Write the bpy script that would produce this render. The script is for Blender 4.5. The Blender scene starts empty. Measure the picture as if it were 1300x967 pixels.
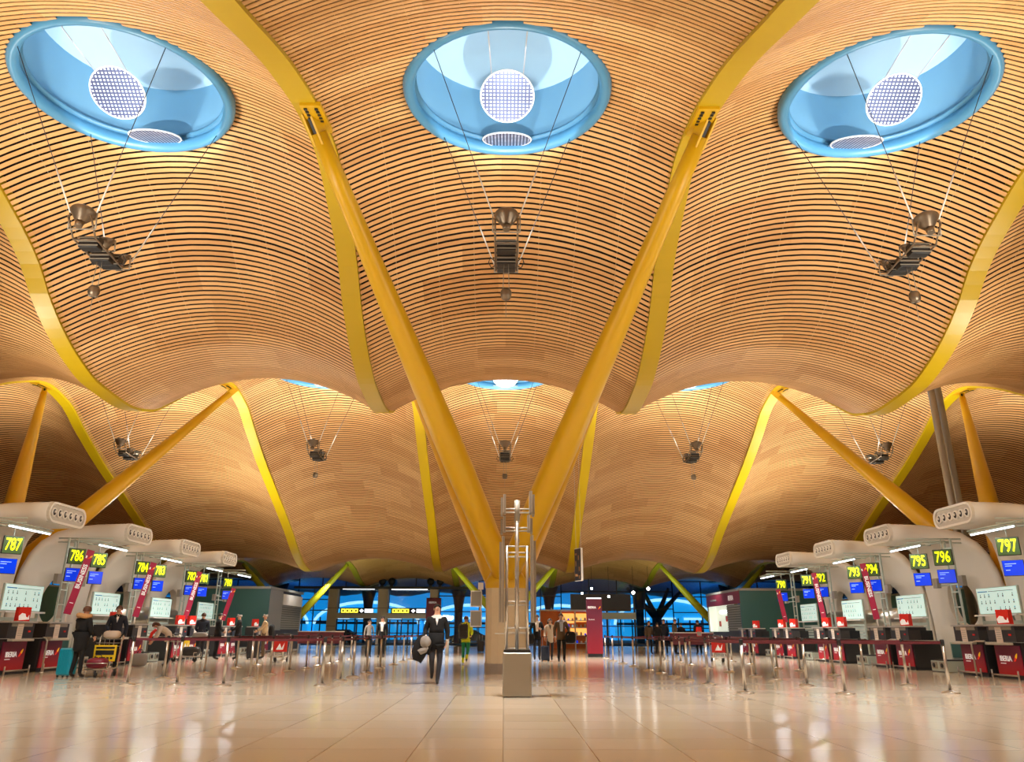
import bpy, bmesh, math, random
from mathutils import Vector, Matrix, Quaternion
PI = math.pi
R = math.radians
C = bpy.context.scene.collection
random.seed(7)

# ------------------------------------------------------------------ materials
def new_mat(name):
    m = bpy.data.materials.new(name); m.use_nodes = True
    nt = m.node_tree; nt.nodes.clear()
    out = nt.nodes.new('ShaderNodeOutputMaterial')
    b = nt.nodes.new('ShaderNodeBsdfPrincipled')
    nt.links.new(b.outputs[0], out.inputs[0])
    return m, nt, b, out

def mat(name, col, rough=0.5, metal=0.0, emit=None, es=0.0, noise=0.0, nscale=6.0, coat=0.0):
    m, nt, b, out = new_mat(name)
    b.inputs['Base Color'].default_value = (*col, 1)
    b.inputs['Roughness'].default_value = rough
    b.inputs['Metallic'].default_value = metal
    if coat: b.inputs['Coat Weight'].default_value = coat
    if emit:
        b.inputs['Emission Color'].default_value = (*emit, 1)
        b.inputs['Emission Strength'].default_value = es
    if noise:
        tc = nt.nodes.new('ShaderNodeTexCoord')
        n = nt.nodes.new('ShaderNodeTexNoise'); n.inputs['Scale'].default_value = nscale
        nt.links.new(tc.outputs['Object'], n.inputs['Vector'])
        mp = nt.nodes.new('ShaderNodeMapRange')
        mp.inputs['To Min'].default_value = 1 - noise; mp.inputs['To Max'].default_value = 1 + noise
        nt.links.new(n.outputs[0], mp.inputs['Value'])
        mx = nt.nodes.new('ShaderNodeVectorMath'); mx.operation = 'SCALE'
        mx.inputs[0].default_value = col
        nt.links.new(mp.outputs[0], mx.inputs['Scale'])
        nt.links.new(mx.outputs[0], b.inputs['Base Color'])
    return m

def wood_mat():
    m, nt, b, out = new_mat('bamboo')
    uv = nt.nodes.new('ShaderNodeUVMap'); uv.uv_map = 'UVMap'
    sep = nt.nodes.new('ShaderNodeSeparateXYZ'); nt.links.new(uv.outputs[0], sep.inputs[0])
    def math_(op, a, bval):
        n = nt.nodes.new('ShaderNodeMath'); n.operation = op
        if hasattr(a, 'links'): nt.links.new(a, n.inputs[0])
        else: n.inputs[0].default_value = a
        if hasattr(bval, 'links'): nt.links.new(bval, n.inputs[1])
        else: n.inputs[1].default_value = bval
        return n.outputs[0]
    # strips about two metres long, a few slats of one batch side by side
    wn0 = nt.nodes.new('ShaderNodeTexWhiteNoise'); wn0.noise_dimensions = '1D'
    batch = math_('FLOOR', math_('MULTIPLY', sep.outputs[1], 1/5.0), 0)
    nt.links.new(batch, wn0.inputs['W'])
    off = math_('MULTIPLY', wn0.outputs['Value'], 3.0)
    u = math_('FLOOR', math_('MULTIPLY', math_('ADD', sep.outputs[0], off), 1/2.25), 0)
    cmb = nt.nodes.new('ShaderNodeCombineXYZ'); nt.links.new(u, cmb.inputs[0]); nt.links.new(batch, cmb.inputs[1])
    wn = nt.nodes.new('ShaderNodeTexWhiteNoise'); wn.noise_dimensions = '2D'; nt.links.new(cmb.outputs[0], wn.inputs['Vector'])
    cmb2 = nt.nodes.new('ShaderNodeCombineXYZ'); nt.links.new(u, cmb2.inputs[0]); nt.links.new(sep.outputs[1], cmb2.inputs[1])
    wn2 = nt.nodes.new('ShaderNodeTexWhiteNoise'); wn2.noise_dimensions = '2D'; nt.links.new(cmb2.outputs[0], wn2.inputs['Vector'])
    f = math_('ADD', math_('MULTIPLY', wn.outputs['Value'], 0.6), math_('MULTIPLY', wn2.outputs['Value'], 0.4))
    r = nt.nodes.new('ShaderNodeValToRGB')
    r.color_ramp.elements[0].position = 0.05; r.color_ramp.elements[0].color = (0.60, 0.315, 0.118, 1)
    r.color_ramp.elements[1].position = 0.95; r.color_ramp.elements[1].color = (0.80, 0.485, 0.212, 1)
    nt.links.new(f, r.inputs[0]); nt.links.new(r.outputs[0], b.inputs['Base Color'])
    b.inputs['Roughness'].default_value = 0.42
    b.inputs['Specular IOR Level'].default_value = 0.35
    return m

def floor_mat():
    m, nt, b, out = new_mat('polished_floor')
    tc = nt.nodes.new('ShaderNodeTexCoord')
    br = nt.nodes.new('ShaderNodeTexBrick')
    br.offset = 0.0
    br.inputs['Scale'].default_value = 1.0
    br.inputs['Mortar Size'].default_value = 0.006
    br.inputs['Brick Width'].default_value = 0.9; br.inputs['Row Height'].default_value = 0.9
    br.inputs['Color1'].default_value = (0.70, 0.60, 0.47, 1)
    br.inputs['Color2'].default_value = (0.62, 0.52, 0.39, 1)
    br.inputs['Mortar'].default_value = (0.34, 0.25, 0.17, 1)
    nt.links.new(tc.outputs['Object'], br.inputs['Vector'])
    nt.links.new(br.outputs['Color'], b.inputs['Base Color'])
    n = nt.nodes.new('ShaderNodeTexNoise'); n.inputs['Scale'].default_value = 1.3
    nt.links.new(tc.outputs['Object'], n.inputs['Vector'])
    bp = nt.nodes.new('ShaderNodeBump'); bp.inputs['Strength'].default_value = 0.02; bp.inputs['Distance'].default_value = 0.05
    nt.links.new(n.outputs[0], bp.inputs['Height']); nt.links.new(bp.outputs[0], b.inputs['Normal'])
    b.inputs['Roughness'].default_value = 0.13
    b.inputs['IOR'].default_value = 1.5
    return m

def glass_mat():
    m = bpy.data.materials.new('glass'); m.use_nodes = True
    nt = m.node_tree; nt.nodes.clear()
    out = nt.nodes.new('ShaderNodeOutputMaterial')
    mix = nt.nodes.new('ShaderNodeMixShader'); mix.inputs[0].default_value = 0.08
    t = nt.nodes.new('ShaderNodeBsdfTransparent'); t.inputs[0].default_value = (0.75, 0.92, 1.0, 1)
    g = nt.nodes.new('ShaderNodeBsdfGlossy'); g.inputs['Roughness'].default_value = 0.02
    nt.links.new(t.outputs[0], mix.inputs[1]); nt.links.new(g.outputs[0], mix.inputs[2]); nt.links.new(mix.outputs[0], out.inputs[0])
    return m

def reflector_mat():
    m, nt, b, out = new_mat('faceted_mirror')
    tc = nt.nodes.new('ShaderNodeTexCoord')
    mp = nt.nodes.new('ShaderNodeMapping'); mp.inputs['Scale'].default_value = (1, 1, 0)
    nt.links.new(tc.outputs['Object'], mp.inputs[0])
    ch = nt.nodes.new('ShaderNodeTexBrick'); ch.offset = 0
    ch.inputs['Scale'].default_value = 1.0
    ch.inputs['Brick Width'].default_value = 0.085; ch.inputs['Row Height'].default_value = 0.085
    ch.inputs['Mortar Size'].default_value = 0.022
    ch.inputs['Color1'].default_value = (0.62, 0.70, 0.85, 1); ch.inputs['Color2'].default_value = (0.45, 0.55, 0.75, 1)
    ch.inputs['Mortar'].default_value = (0.03, 0.04, 0.10, 1)
    nt.links.new(mp.outputs[0], ch.inputs['Vector'])
    nt.links.new(ch.outputs['Color'], b.inputs['Base Color'])
    b.inputs['Metallic'].default_value = 0.35; b.inputs['Roughness'].default_value = 0.4
    return m

M = {}
M['wood'] = wood_mat()
M['floor'] = floor_mat()
M['wood_plain'] = mat('bamboo_boarding', (0.70, 0.42, 0.18), 0.45)
M['glass'] = glass_mat()
M['mirror'] = reflector_mat()
M['dark'] = mat('plenum_black', (0.006, 0.005, 0.005), 0.9)
M['roof'] = mat('roof_cover', (0.03, 0.03, 0.03), 0.9)
M['beam1'] = mat('paint_beam_gold', (0.50, 0.335, 0.002), 0.42)
M['strut1'] = mat('paint_strut_orange_yellow', (0.64, 0.375, 0.002), 0.38, noise=0.03, nscale=2)
M['beam2'] = mat('paint_beam_yellow', (0.72, 0.52, 0.004), 0.42)
M['strut2'] = mat('paint_strut_amber', (0.72, 0.40, 0.003), 0.4)
M['beam3'] = mat('beam_yellow_cyan_lit', (0.42, 0.43, 0.015), 0.42)  # greenish cast of the cyan light mixed into the yellow paint
M['blue'] = mat('skylight_blue', (0.06, 0.20, 0.34), 0.4)
M['blue_in'] = mat('shaft_blue', (0.17, 0.38, 0.56), 0.55)
M['cap_in'] = mat('cap_pale_blue', (0.40, 0.60, 0.75), 0.55)
M['ring'] = mat('ring_blue', (0.07, 0.25, 0.44), 0.35)
M['cable'] = mat('steel_cable', (0.55, 0.55, 0.58), 0.35, 0.6)
M['cable_dark'] = mat('dark_cable', (0.05, 0.05, 0.06), 0.5, 0.3)
M['bronze'] = mat('bronze_metal', (0.22, 0.17, 0.12), 0.35, 0.7)
M['black'] = mat('black_plastic', (0.012, 0.012, 0.014), 0.4)
M['black2'] = mat('charcoal_laminate', (0.03, 0.028, 0.03), 0.35)
M['steel'] = mat('brushed_steel', (0.55, 0.52, 0.47), 0.28, 0.9)
M['steel_l'] = mat('light_steel', (0.62, 0.60, 0.55), 0.35, 0.5)
M['satin'] = mat('satin_grey_metal', (0.36, 0.33, 0.27), 0.45, 0.3)
M['concrete'] = mat('beige_concrete', (0.60, 0.50, 0.33), 0.75, noise=0.08, nscale=3)
M['pale'] = mat('pale_shell', (0.76, 0.72, 0.64), 0.5)
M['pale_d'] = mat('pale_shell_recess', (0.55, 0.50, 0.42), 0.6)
M['white'] = mat('white_paint', (0.8, 0.8, 0.78), 0.5)
M['greywhite'] = mat('cool_grey_metal', (0.50, 0.58, 0.52), 0.45, 0.2)
M['maroon'] = mat('maroon', (0.20, 0.010, 0.03), 0.45)
M['maroon_b'] = mat('maroon_belt', (0.11, 0.012, 0.02), 0.6)
M['banner'] = mat('crimson_banner', (0.36, 0.008, 0.05), 0.5, emit=(0.5, 0.01, 0.07), es=0.12)
M['red'] = mat('red_acrylic', (0.75, 0.02, 0.01), 0.4)
M['teal'] = mat('dark_teal_panel', (0.04, 0.13, 0.125), 0.35)
M['teal_g'] = mat('dark_teal_glass', (0.01, 0.05, 0.05), 0.08)
M['grey'] = mat('grey_panel', (0.32, 0.33, 0.30), 0.45, 0.2)
M['grey_d'] = mat('dark_grey_frame', (0.05, 0.05, 0.045), 0.5, 0.3)
M['shutter'] = mat('shutter_grey', (0.30, 0.31, 0.26), 0.5, 0.3)
M['pillar'] = mat('grey_beige_pillar', (0.58, 0.55, 0.46), 0.7)
M['tube'] = mat('fluorescent_tube', (1, 1, 1), 0.5, emit=(0.80, 0.90, 1.0), es=7)
M['sign_bg'] = mat('sign_olive_face', (0.03, 0.06, 0.015), 0.5, emit=(0.08, 0.13, 0.02), es=0.45)
M['sign_num'] = mat('sign_yellow_digits', (0.9, 0.95, 0.0), 0.5, emit=(0.95, 1.0, 0.0), es=1.3)
M['screen'] = mat('blue_screen', (0.0, 0.02, 0.4), 0.2, emit=(0.0, 0.04, 0.70), es=0.95)
M['screen_t'] = mat('screen_text', (0.3, 0.5, 1.0), 0.3, emit=(0.15, 0.35, 1.0), es=1.0)
M['board'] = mat('backlit_board', (0.6, 0.85, 0.8), 0.4, emit=(0.60, 0.86, 0.80), es=0.42)
M['board_i'] = mat('board_icon', (0.30, 0.25, 0.3), 0.5)
M['board_b'] = mat('board_blue_line', (0.02, 0.12, 0.5), 0.5)
M['paper'] = mat('notice_paper', (0.80, 0.70, 0.62), 0.7)
M['lettering'] = mat('white_lettering', (0.9, 0.88, 0.86), 0.5, emit=(1, 1, 1), es=0.25)
M['swoosh_r'] = mat('logo_red', (0.8, 0.03, 0.01), 0.5, emit=(0.8, 0.03, 0.01), es=0.25)
M['swoosh_y'] = mat('logo_yellow', (0.9, 0.5, 0.01), 0.5, emit=(0.9, 0.5, 0.02), es=0.3)
M['ysign'] = mat('lit_yellow_tile', (0.9, 0.8, 0.05), 0.5, emit=(1.0, 0.86, 0.06), es=2.2)
M['wsign'] = mat('lit_white_tile', (0.9, 0.9, 0.9), 0.5, emit=(0.9, 0.95, 1.0), es=2.2)
M['lamp'] = mat('lamp_glow', (1, 1, 1), 0.5, emit=(1.0, 0.97, 0.9), es=14)
M['skin'] = mat('skin', (0.62, 0.34, 0.22), 0.55)
M['hair_d'] = mat('dark_hair', (0.015, 0.010, 0.008), 0.6)
M['hair_b'] = mat('brown_hair', (0.10, 0.035, 0.015), 0.6)
M['hair_g'] = mat('grey_hair', (0.35, 0.30, 0.26), 0.7)
M['navy'] = mat('navy_cloth', (0.012, 0.018, 0.035), 0.8)
M['blackc'] = mat('black_cloth', (0.006, 0.006, 0.007), 0.9)
M['jeans'] = mat('dark_jeans', (0.022, 0.022, 0.030), 0.85)
M['brownc'] = mat('brown_tweed', (0.10, 0.065, 0.035), 0.85, noise=.2, nscale=60)
M['beigec'] = mat('beige_cloth', (0.52, 0.38, 0.22), 0.85)
M['creamc'] = mat('cream_cloth', (0.62, 0.52, 0.42), 0.85)
M['whitec'] = mat('white_shirt', (0.80, 0.78, 0.76), 0.8)
M['bluec'] = mat('pale_blue_shirt', (0.45, 0.52, 0.66), 0.8)
M['fur'] = mat('tan_fur', (0.50, 0.27, 0.11), 0.95, noise=.35, nscale=40)
M['hiviz'] = mat('hi_vis_yellow', (0.75, 0.85, 0.02), 0.7)
M['greenc'] = mat('green_workwear', (0.01, 0.24, 0.09), 0.8)
M['shoe'] = mat('black_shoe', (0.012, 0.010, 0.010), 0.4)
M['cyan'] = mat('turquoise_shell', (0.01, 0.33, 0.48), 0.35)
M['suit_blue'] = mat('dark_blue_shell', (0.02, 0.035, 0.08), 0.4)
M['greyc'] = mat('grey_cloth', (0.28, 0.26, 0.24), 0.85)
M['yellowp'] = mat('yellow_plate', (0.85, 0.60, 0.01), 0.5)
M['rubber'] = mat('rubber', (0.015, 0.015, 0.015), 0.6)
M['orange'] = mat('orange_shelf_wall', (0.75, 0.18, 0.02), 0.5)
M['shopglow'] = mat('shop_lit_panel', (0.9, 0.5, 0.15), 0.5, emit=(1.0, 0.50, 0.12), es=1.1)
M['mouth'] = mat('lips', (0.35, 0.10, 0.08), 0.6)
M['lit_room'] = mat('lit_room_wall', (0.8, 0.85, 0.75), 0.5, emit=(0.80, 0.88, 0.72), es=0.75)
M['sign_ochre'] = mat('ochre_print', (0.30, 0.14, 0.05), 0.5)
M['asphalt'] = mat('asphalt', (0.03, 0.035, 0.04), 0.6)
M['car'] = mat('dark_car_paint', (0.01, 0.02, 0.05), 0.2)
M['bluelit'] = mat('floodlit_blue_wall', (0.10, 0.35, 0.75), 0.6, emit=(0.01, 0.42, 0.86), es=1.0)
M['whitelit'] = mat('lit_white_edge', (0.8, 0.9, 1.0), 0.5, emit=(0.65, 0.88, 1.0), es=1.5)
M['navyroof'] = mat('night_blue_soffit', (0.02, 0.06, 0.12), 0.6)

# ------------------------------------------------------------------ mesh builder
class MB:
    def __init__(s): s.v = []; s.f = []; s.m = []; s.sm = []; s.mats = []
    def mi(s, m):
        if m not in s.mats: s.mats.append(m)
        return s.mats.index(m)
    def add(s, vs, fs, m='white', smooth=False):
        o = len(s.v); s.v += [tuple(v) for v in vs]; k = s.mi(m)
        for f in fs: s.f.append(tuple(i + o for i in f)); s.m.append(k); s.sm.append(smooth)
        return s
    def box(s, c, d, m='white', rot=None):
        x, y, z = (q / 2 for q in d)
        vs = [Vector(p) for p in [(-x,-y,-z),(x,-y,-z),(x,y,-z),(-x,y,-z),(-x,-y,z),(x,-y,z),(x,y,z),(-x,y,z)]]
        if rot is not None: vs = [rot @ v for v in vs]
        c = Vector(c)
        return s.add([v + c for v in vs], [(0,3,2,1),(4,5,6,7),(0,1,5,4),(1,2,6,5),(2,3,7,6),(3,0,4,7)], m)
    def rbox(s, c, d, r, m='white', rot=None, n=3):
        # box with rounded vertical edges and chamfered top and bottom
        x, y, z = (q / 2 for q in d); c = Vector(c)
        def ring(ins, zz):
            pts = []
            rr = max(r - ins, 0.001)
            for (cx, cy, a0) in ((x-r, y-r, 0), (-x+r, y-r, 90), (-x+r, -y+r, 180), (x-r, -y+r, 270)):
                for k in range(n + 1):
                    a = R(a0 + 90*k/n); pts.append(Vector((cx + rr*math.cos(a), cy + rr*math.sin(a), zz)))
            return pts
        q = min(r*0.6, z*0.5)
        rings = [ring(q, -z), ring(0, -z+q), ring(0, z-q), ring(q, z)]
        N = len(rings[0]); vs = []
        for rg in rings:
            for p in rg: vs.append((rot @ p if rot is not None else p) + c)
        fs = []
        for i in range(3):
            for j in range(N): k = (j+1) % N; fs.append((i*N+j, i*N+k, (i+1)*N+k, (i+1)*N+j))
        fs.append(tuple(reversed(range(N)))); fs.append(tuple(range(3*N, 4*N)))
        return s.add(vs, fs, m)
    def cone(s, p0, p1, r0, r1, m='white', n=12, caps=True):
        return s.tube([p0, p1], [r0, r1], m, n, caps)
    def tube(s, pts, r, m='white', n=8, caps=True, closed=False, smooth=True):
        pts = [Vector(p) for p in pts]; L = len(pts)
        rs = r if isinstance(r, (list, tuple)) else [r]*L
        vs = []; prev = None
        for i, p in enumerate(pts):
            if closed: t = pts[(i+1) % L] - pts[i-1]
            else: t = pts[min(i+1, L-1)] - pts[max(i-1, 0)]
            t.normalize()
            if prev is None:
                a = Vector((0,0,1)) if abs(t.z) < 0.9 else Vector((1,0,0))
                u = t.cross(a).normalized()
            else:
                u = (prev - t*prev.dot(t)).normalized()
            prev = u; w = t.cross(u)
            for k in range(n):
                a = 2*PI*k/n; vs.append(p + (u*math.cos(a) + w*math.sin(a))*rs[i])
        fs = []
        for i in range(L if closed else L-1):
            j = (i+1) % L
            for k in range(n): q = (k+1) % n; fs.append((i*n+k, i*n+q, j*n+q, j*n+k))
        s.add(vs, fs, m, smooth)
        if caps and not closed:
            o = len(s.v) - len(vs); k = s.mi(m)
            s.f.append(tuple(reversed(range(o, o+n)))); s.m.append(k); s.sm.append(False)
            s.f.append(tuple(range(o+(L-1)*n, o+L*n))); s.m.append(k); s.sm.append(False)
        return s
    def lathe(s, prof, c=(0,0,0), m='white', n=20, rot=None, smooth=True):
        c = Vector(c); vs = []
        for (r, z) in prof:
            for k in range(n):
                a = 2*PI*k/n; v = Vector((r*math.cos(a), r*math.sin(a), z))
                vs.append((rot @ v if rot is not None else v) + c)
        fs = []
        for i in range(len(prof)-1):
            for k in range(n): q = (k+1) % n; fs.append((i*n+k, i*n+q, (i+1)*n+q, (i+1)*n+k))
        return s.add(vs, fs, m, smooth)
    def ball(s, c, r, m='white', n=12, k=8, rot=None):
        r = r if isinstance(r, (list, tuple)) else (r, r, r)
        vs = []; c = Vector(c)
        for i in range(k+1):
            t = PI*i/k
            for j in range(n):
                a = 2*PI*j/n; v = Vector((r[0]*math.sin(t)*math.cos(a), r[1]*math.sin(t)*math.sin(a), -r[2]*math.cos(t)))
                vs.append((rot @ v if rot is not None else v) + c)
        fs = [(i*n+j, i*n+(j+1) % n, (i+1)*n+(j+1) % n, (i+1)*n+j) for i in range(k) for j in range(n)]
        return s.add(vs, fs, m, True)
    def prism(s, poly, ext, m='white', smooth=False):
        ext = Vector(ext); n = len(poly)
        vs = [Vector(p) for p in poly] + [Vector(p) + ext for p in poly]
        fs = [tuple(reversed(range(n))), tuple(range(n, 2*n))] + [(i, (i+1) % n, n+(i+1) % n, n+i) for i in range(n)]
        return s.add(vs, fs, m, smooth)
    def xform(s, f):
        s.v = [tuple(f(Vector(v))) for v in s.v]; return s
    def build(s, name, parent=None, bevel=0.0):
        me = bpy.data.meshes.new(name); me.from_pydata(s.v, [], s.f)
        for k in s.mats: me.materials.append(M[k])
        me.polygons.foreach_set('material_index', s.m); me.polygons.foreach_set('use_smooth', s.sm)
        bm = bmesh.new(); bm.from_mesh(me); bmesh.ops.remove_doubles(bm, verts=bm.verts, dist=1e-6) if len(s.v) < 4000 else None
        bmesh.ops.recalc_face_normals(bm, faces=bm.faces); bm.to_mesh(me); bm.free()
        me.update()
        o = bpy.data.objects.new(name, me); C.objects.link(o)
        if parent: o.parent = parent
        if bevel:
            b = o.modifiers.new('bevel', 'BEVEL'); b.width = bevel; b.segments = 2; b.limit_method = 'ANGLE'
        return o

USED = {}
def tag(o, label, cat, group=None):
    o['label'] = label; o['category'] = cat
    if group: o['group'] = group
    return o
def thing(name, loc, label, cat, group=None, rz=0.0):
    o = bpy.data.objects.new(name, None); C.objects.link(o)
    o.location = loc; o.rotation_euler = (0, 0, rz); o.empty_display_size = 0.2
    return tag(o, label, cat, group)
def struct(o): o['kind'] = 'structure'; return o
def dup(root, loc, label, rz=None, group=None, scale=None):
    r = root.copy(); C.objects.link(r); r.location = loc; r['label'] = label
    if rz is not None: r.rotation_euler = (0, 0, rz)
    if group: r['group'] = group
    if scale: r.scale = scale
    for ch in list(root.children):
        c = ch.copy(); C.objects.link(c); c.parent = r
        for g in list(ch.children):
            d = g.copy(); C.objects.link(d); d.parent = c
    return r
def text(body, size, parent, loc, rot, m='lettering', name='lettering', align='CENTER', ext=0.004, sx=1.0, bold=0.0):
    cu = bpy.data.curves.new(name, 'FONT'); cu.body = body; cu.size = size; cu.align_x = align; cu.align_y = 'CENTER'
    cu.extrude = ext; cu.offset = bold; cu.materials.append(M[m])
    cu.resolution_u = 3
    tmp = bpy.data.objects.new(name, cu); C.objects.link(tmp)
    dg = bpy.context.evaluated_depsgraph_get(); dg.update()
    me = bpy.data.meshes.new_from_object(tmp.evaluated_get(dg)); me.name = name
    bpy.data.objects.remove(tmp); bpy.data.curves.remove(cu)
    if not me.materials: me.materials.append(M[m])
    o = bpy.data.objects.new(name, me); C.objects.link(o); o.parent = parent
    o.location = loc; o.rotation_euler = rot; o.scale = (sx, 1, 1)
    return o

def gradient_mat(name, bottom, top, z0, z1, rough=0.45):
    m, nt, b, out = new_mat(name)
    tc = nt.nodes.new('ShaderNodeTexCoord'); sp = nt.nodes.new('ShaderNodeSeparateXYZ'); nt.links.new(tc.outputs['Object'], sp.inputs[0])
    mp = nt.nodes.new('ShaderNodeMapRange'); mp.inputs['From Min'].default_value = z0; mp.inputs['From Max'].default_value = z1
    nt.links.new(sp.outputs[2], mp.inputs['Value'])
    mx = nt.nodes.new('ShaderNodeMix'); mx.data_type = 'RGBA'; mx.inputs[6].default_value = (*bottom, 1); mx.inputs[7].default_value = (*top, 1)
    nt.links.new(mp.outputs[0], mx.inputs[0]); nt.links.new(mx.outputs[2], b.inputs['Base Color'])
    b.inputs['Roughness'].default_value = rough
    return m
# printed vinyl that runs from crimson at the foot to maroon at the top
M['panel_print'] = gradient_mat('printed_crimson_maroon', (0.50, 0.012, 0.02), (0.17, 0.01, 0.045), 0.12, 0.62)
M['totem_print'] = gradient_mat('printed_totem', (0.27, 0.008, 0.025), (0.12, 0.010, 0.035), 0.2, 2.0)
# ------------------------------------------------------------------ roof profile (height of the beam soffits along the hall)
PY = [-16,-10,-5.2,0,5.6,9.71,13.15,15.4,16.6,18.93,20.4,21.02,22.1,23.3,24.65,26.9,28.6,30.5,32.5,34.5,37,39,41,43.3,46.43,50.4,52.9,54.7,56.4,58.5,62,66,69.8,73,76.5,79.5,83,88]
PZ = [8.6,9.9,12.0,10.4,8.7,10.32,11.70,12.24,12.33,11.6,10.8,10.25,9.55,9.02,8.66,8.53,8.8,9.7,10.8,11.7,12.35,12.0,11.0,9.9,8.6,6.92,5.75,5.2,5.0,5.15,5.8,6.45,6.7,6.35,5.55,5.15,5.5,6.6]
def pchip(xs, ys):
    n = len(xs); h = [xs[i+1]-xs[i] for i in range(n-1)]; d = [(ys[i+1]-ys[i])/h[i] for i in range(n-1)]
    m = [0]*n; m[0] = d[0]; m[-1] = d[-1]
    for i in range(1, n-1):
        if d[i-1]*d[i] > 0:
            w1 = 2*h[i]+h[i-1]; w2 = h[i]+2*h[i-1]; m[i] = (w1+w2)/(w1/d[i-1]+w2/d[i])
    def f(x):
        x = min(max(x, xs[0]), xs[-1]); i = 0
        lo, hi = 0, n-2
        while lo < hi:
            mid = (lo+hi+1)//2
            if xs[mid] <= x: lo = mid
            else: hi = mid-1
        i = lo; t = (x-xs[i])/h[i]
        return (2*t**3-3*t*t+1)*ys[i] + (t**3-2*t*t+t)*h[i]*m[i] + (-2*t**3+3*t*t)*ys[i+1] + (t**3-t*t)*h[i]*m[i+1]
    return f
B = pchip(PY, PZ)
A = pchip([-16,27,34,38,45,56,62,70,79,88],[1.22,1.22,1.25,1.25,1.1,0.78,0.85,0.95,0.7,0.8])
def ceil_z(u, y): return B(y) - 0.08 + (A(y)+0.2)*(1-(u/4.5)**2)
# slat stations, equal steps of arc length
PITCH_S = 0.177
ST = []
y = 7.6; acc = 0; k = 0
while y < 84:
    s_ = (B(y+0.005)-B(y-0.005))/0.01; L_ = math.sqrt(1+s_*s_)
    ST.append((k, y, 1/L_, s_/L_)); y += PITCH_S/L_; k += 1
SKY = [(x, 15.5) for x in (-9, 0, 9)] + [(x, 37.0) for x in (-18, -9, 0, 9, 18)]
SKR = 2.42
BAYS = [0, -9, 9, -18, 18, -27, 27, -36, 36]
def slat_bay(xc):
    near = abs(xc) <= 18
    vs = []; fs = []; uvs = []
    holes = [h for h in SKY if h[0] == xc]
    for (k, y, ty, tz) in ST:
        if not near and y < 25: continue
        segs = [(-4.225, 4.225)]
        for h in holes:
            dy = y - h[1]
            if abs(dy) < SKR:
                w = math.sqrt(SKR*SKR-dy*dy); segs = [(-4.225, -w), (w, 4.225)]
        wd = 0.058
        far = y > 58
        for (a, b) in segs:
            n = max(2, int(round((b-a)/(0.5 if not far else 0.75))))
            for i in range(n+1):
                u = a + (b-a)*i/n
                z = ceil_z(u, y)
                # normal of the strip points up in the slat's own plane
                ny, nz = -tz, ty
                p = [(-wd, 0), (wd, 0), (wd, 0.016), (-wd, 0.016)]
                for (q, hgt) in p:
                    vs.append((u, y + ty*q + ny*hgt, z + tz*q + nz*hgt))
            o = len(vs) - (n+1)*4
            for i in range(n):
                for e in (0, 1, 3):
                    e2 = (e+1) % 4
                    fs.append((o+i*4+e, o+i*4+e2, o+(i+1)*4+e2, o+(i+1)*4+e))
                    ua = a+(b-a)*i/n+xc; ub = a+(b-a)*(i+1)/n+xc
                    uvs += [ua, k+.5, ua, k+.5, ub, k+.5, ub, k+.5]
    me = bpy.data.meshes.new('ceiling'); me.from_pydata(vs, [], fs)
    l = me.uv_layers.new(name='UVMap'); l.data.foreach_set('uv', uvs)
    me.materials.append(M['wood']); me.update()
    o = bpy.data.objects.new('ceiling', me); C.objects.link(o); o.location.x = xc
    return struct(o)
def grid_surface(x0, x1, nx, ys, zf, m, skip=None):
    b = MB(); vs = []; fs = []
    for yy in ys:
        for i in range(nx+1):
            u = x0+(x1-x0)*i/nx; vs.append((u, yy, zf(u, yy)))
    for j in range(len(ys)-1):
        for i in range(nx):
            q = (j*(nx+1)+i, j*(nx+1)+i+1, (j+1)*(nx+1)+i+1, (j+1)*(nx+1)+i)
            if skip and any(skip(vs[t][0], vs[t][1]) for t in q): continue
            fs.append(q)
    return b.add(vs, fs, m, True)
for xc in BAYS:
    bay = slat_bay(xc)
    holes = [h for h in SKY if h[0] == xc]
    ys = [7.6 + i*0.45 for i in range(171)]
    bk = grid_surface(-4.3, 4.3, 20, ys, lambda u, y: ceil_z(u, y)+0.30, 'dark',
                      lambda u, y: any(math.hypot(u, y-h[1]) < SKR for h in holes))
    bk.build('ceiling_backing', bay)
    if abs(xc) <= 18:
        g = grid_surface(-4.5, 4.5, 8, [-16+i*0.6 for i in range(40)], lambda u, y: ceil_z(u, y), 'wood_plain')
        g.build('ceiling_boarding', bay)
        # hanger rails seen through the gaps
        rl = MB()
        for u in (-3.2, -2.0, -0.95, 0.95, 2.0, 3.2):
            run = []
            for (k, y, ty, tz) in ST[::6]:
                if y > 27.5: break
                inside = any(math.hypot(u, y-h[1]) < SKR+0.12 for h in holes)
                if inside:
                    if len(run) > 1: rl.tube(run, 0.010, 'satin', 4, smooth=False)
                    run = []
                else: run.append((u, y - tz*0.06, ceil_z(u, y) + ty*0.06))
            if len(run) > 1: rl.tube(run, 0.010, 'satin', 4, smooth=False)
        rl.build('ceiling_hanger_rail', bay)
# flat cover above everything, added to keep sky light out
d = MB(); d.box((0, 36, 16.4), (84, 106, 0.2), 'roof'); struct(d.build('ceiling_sky_cover'))

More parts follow.
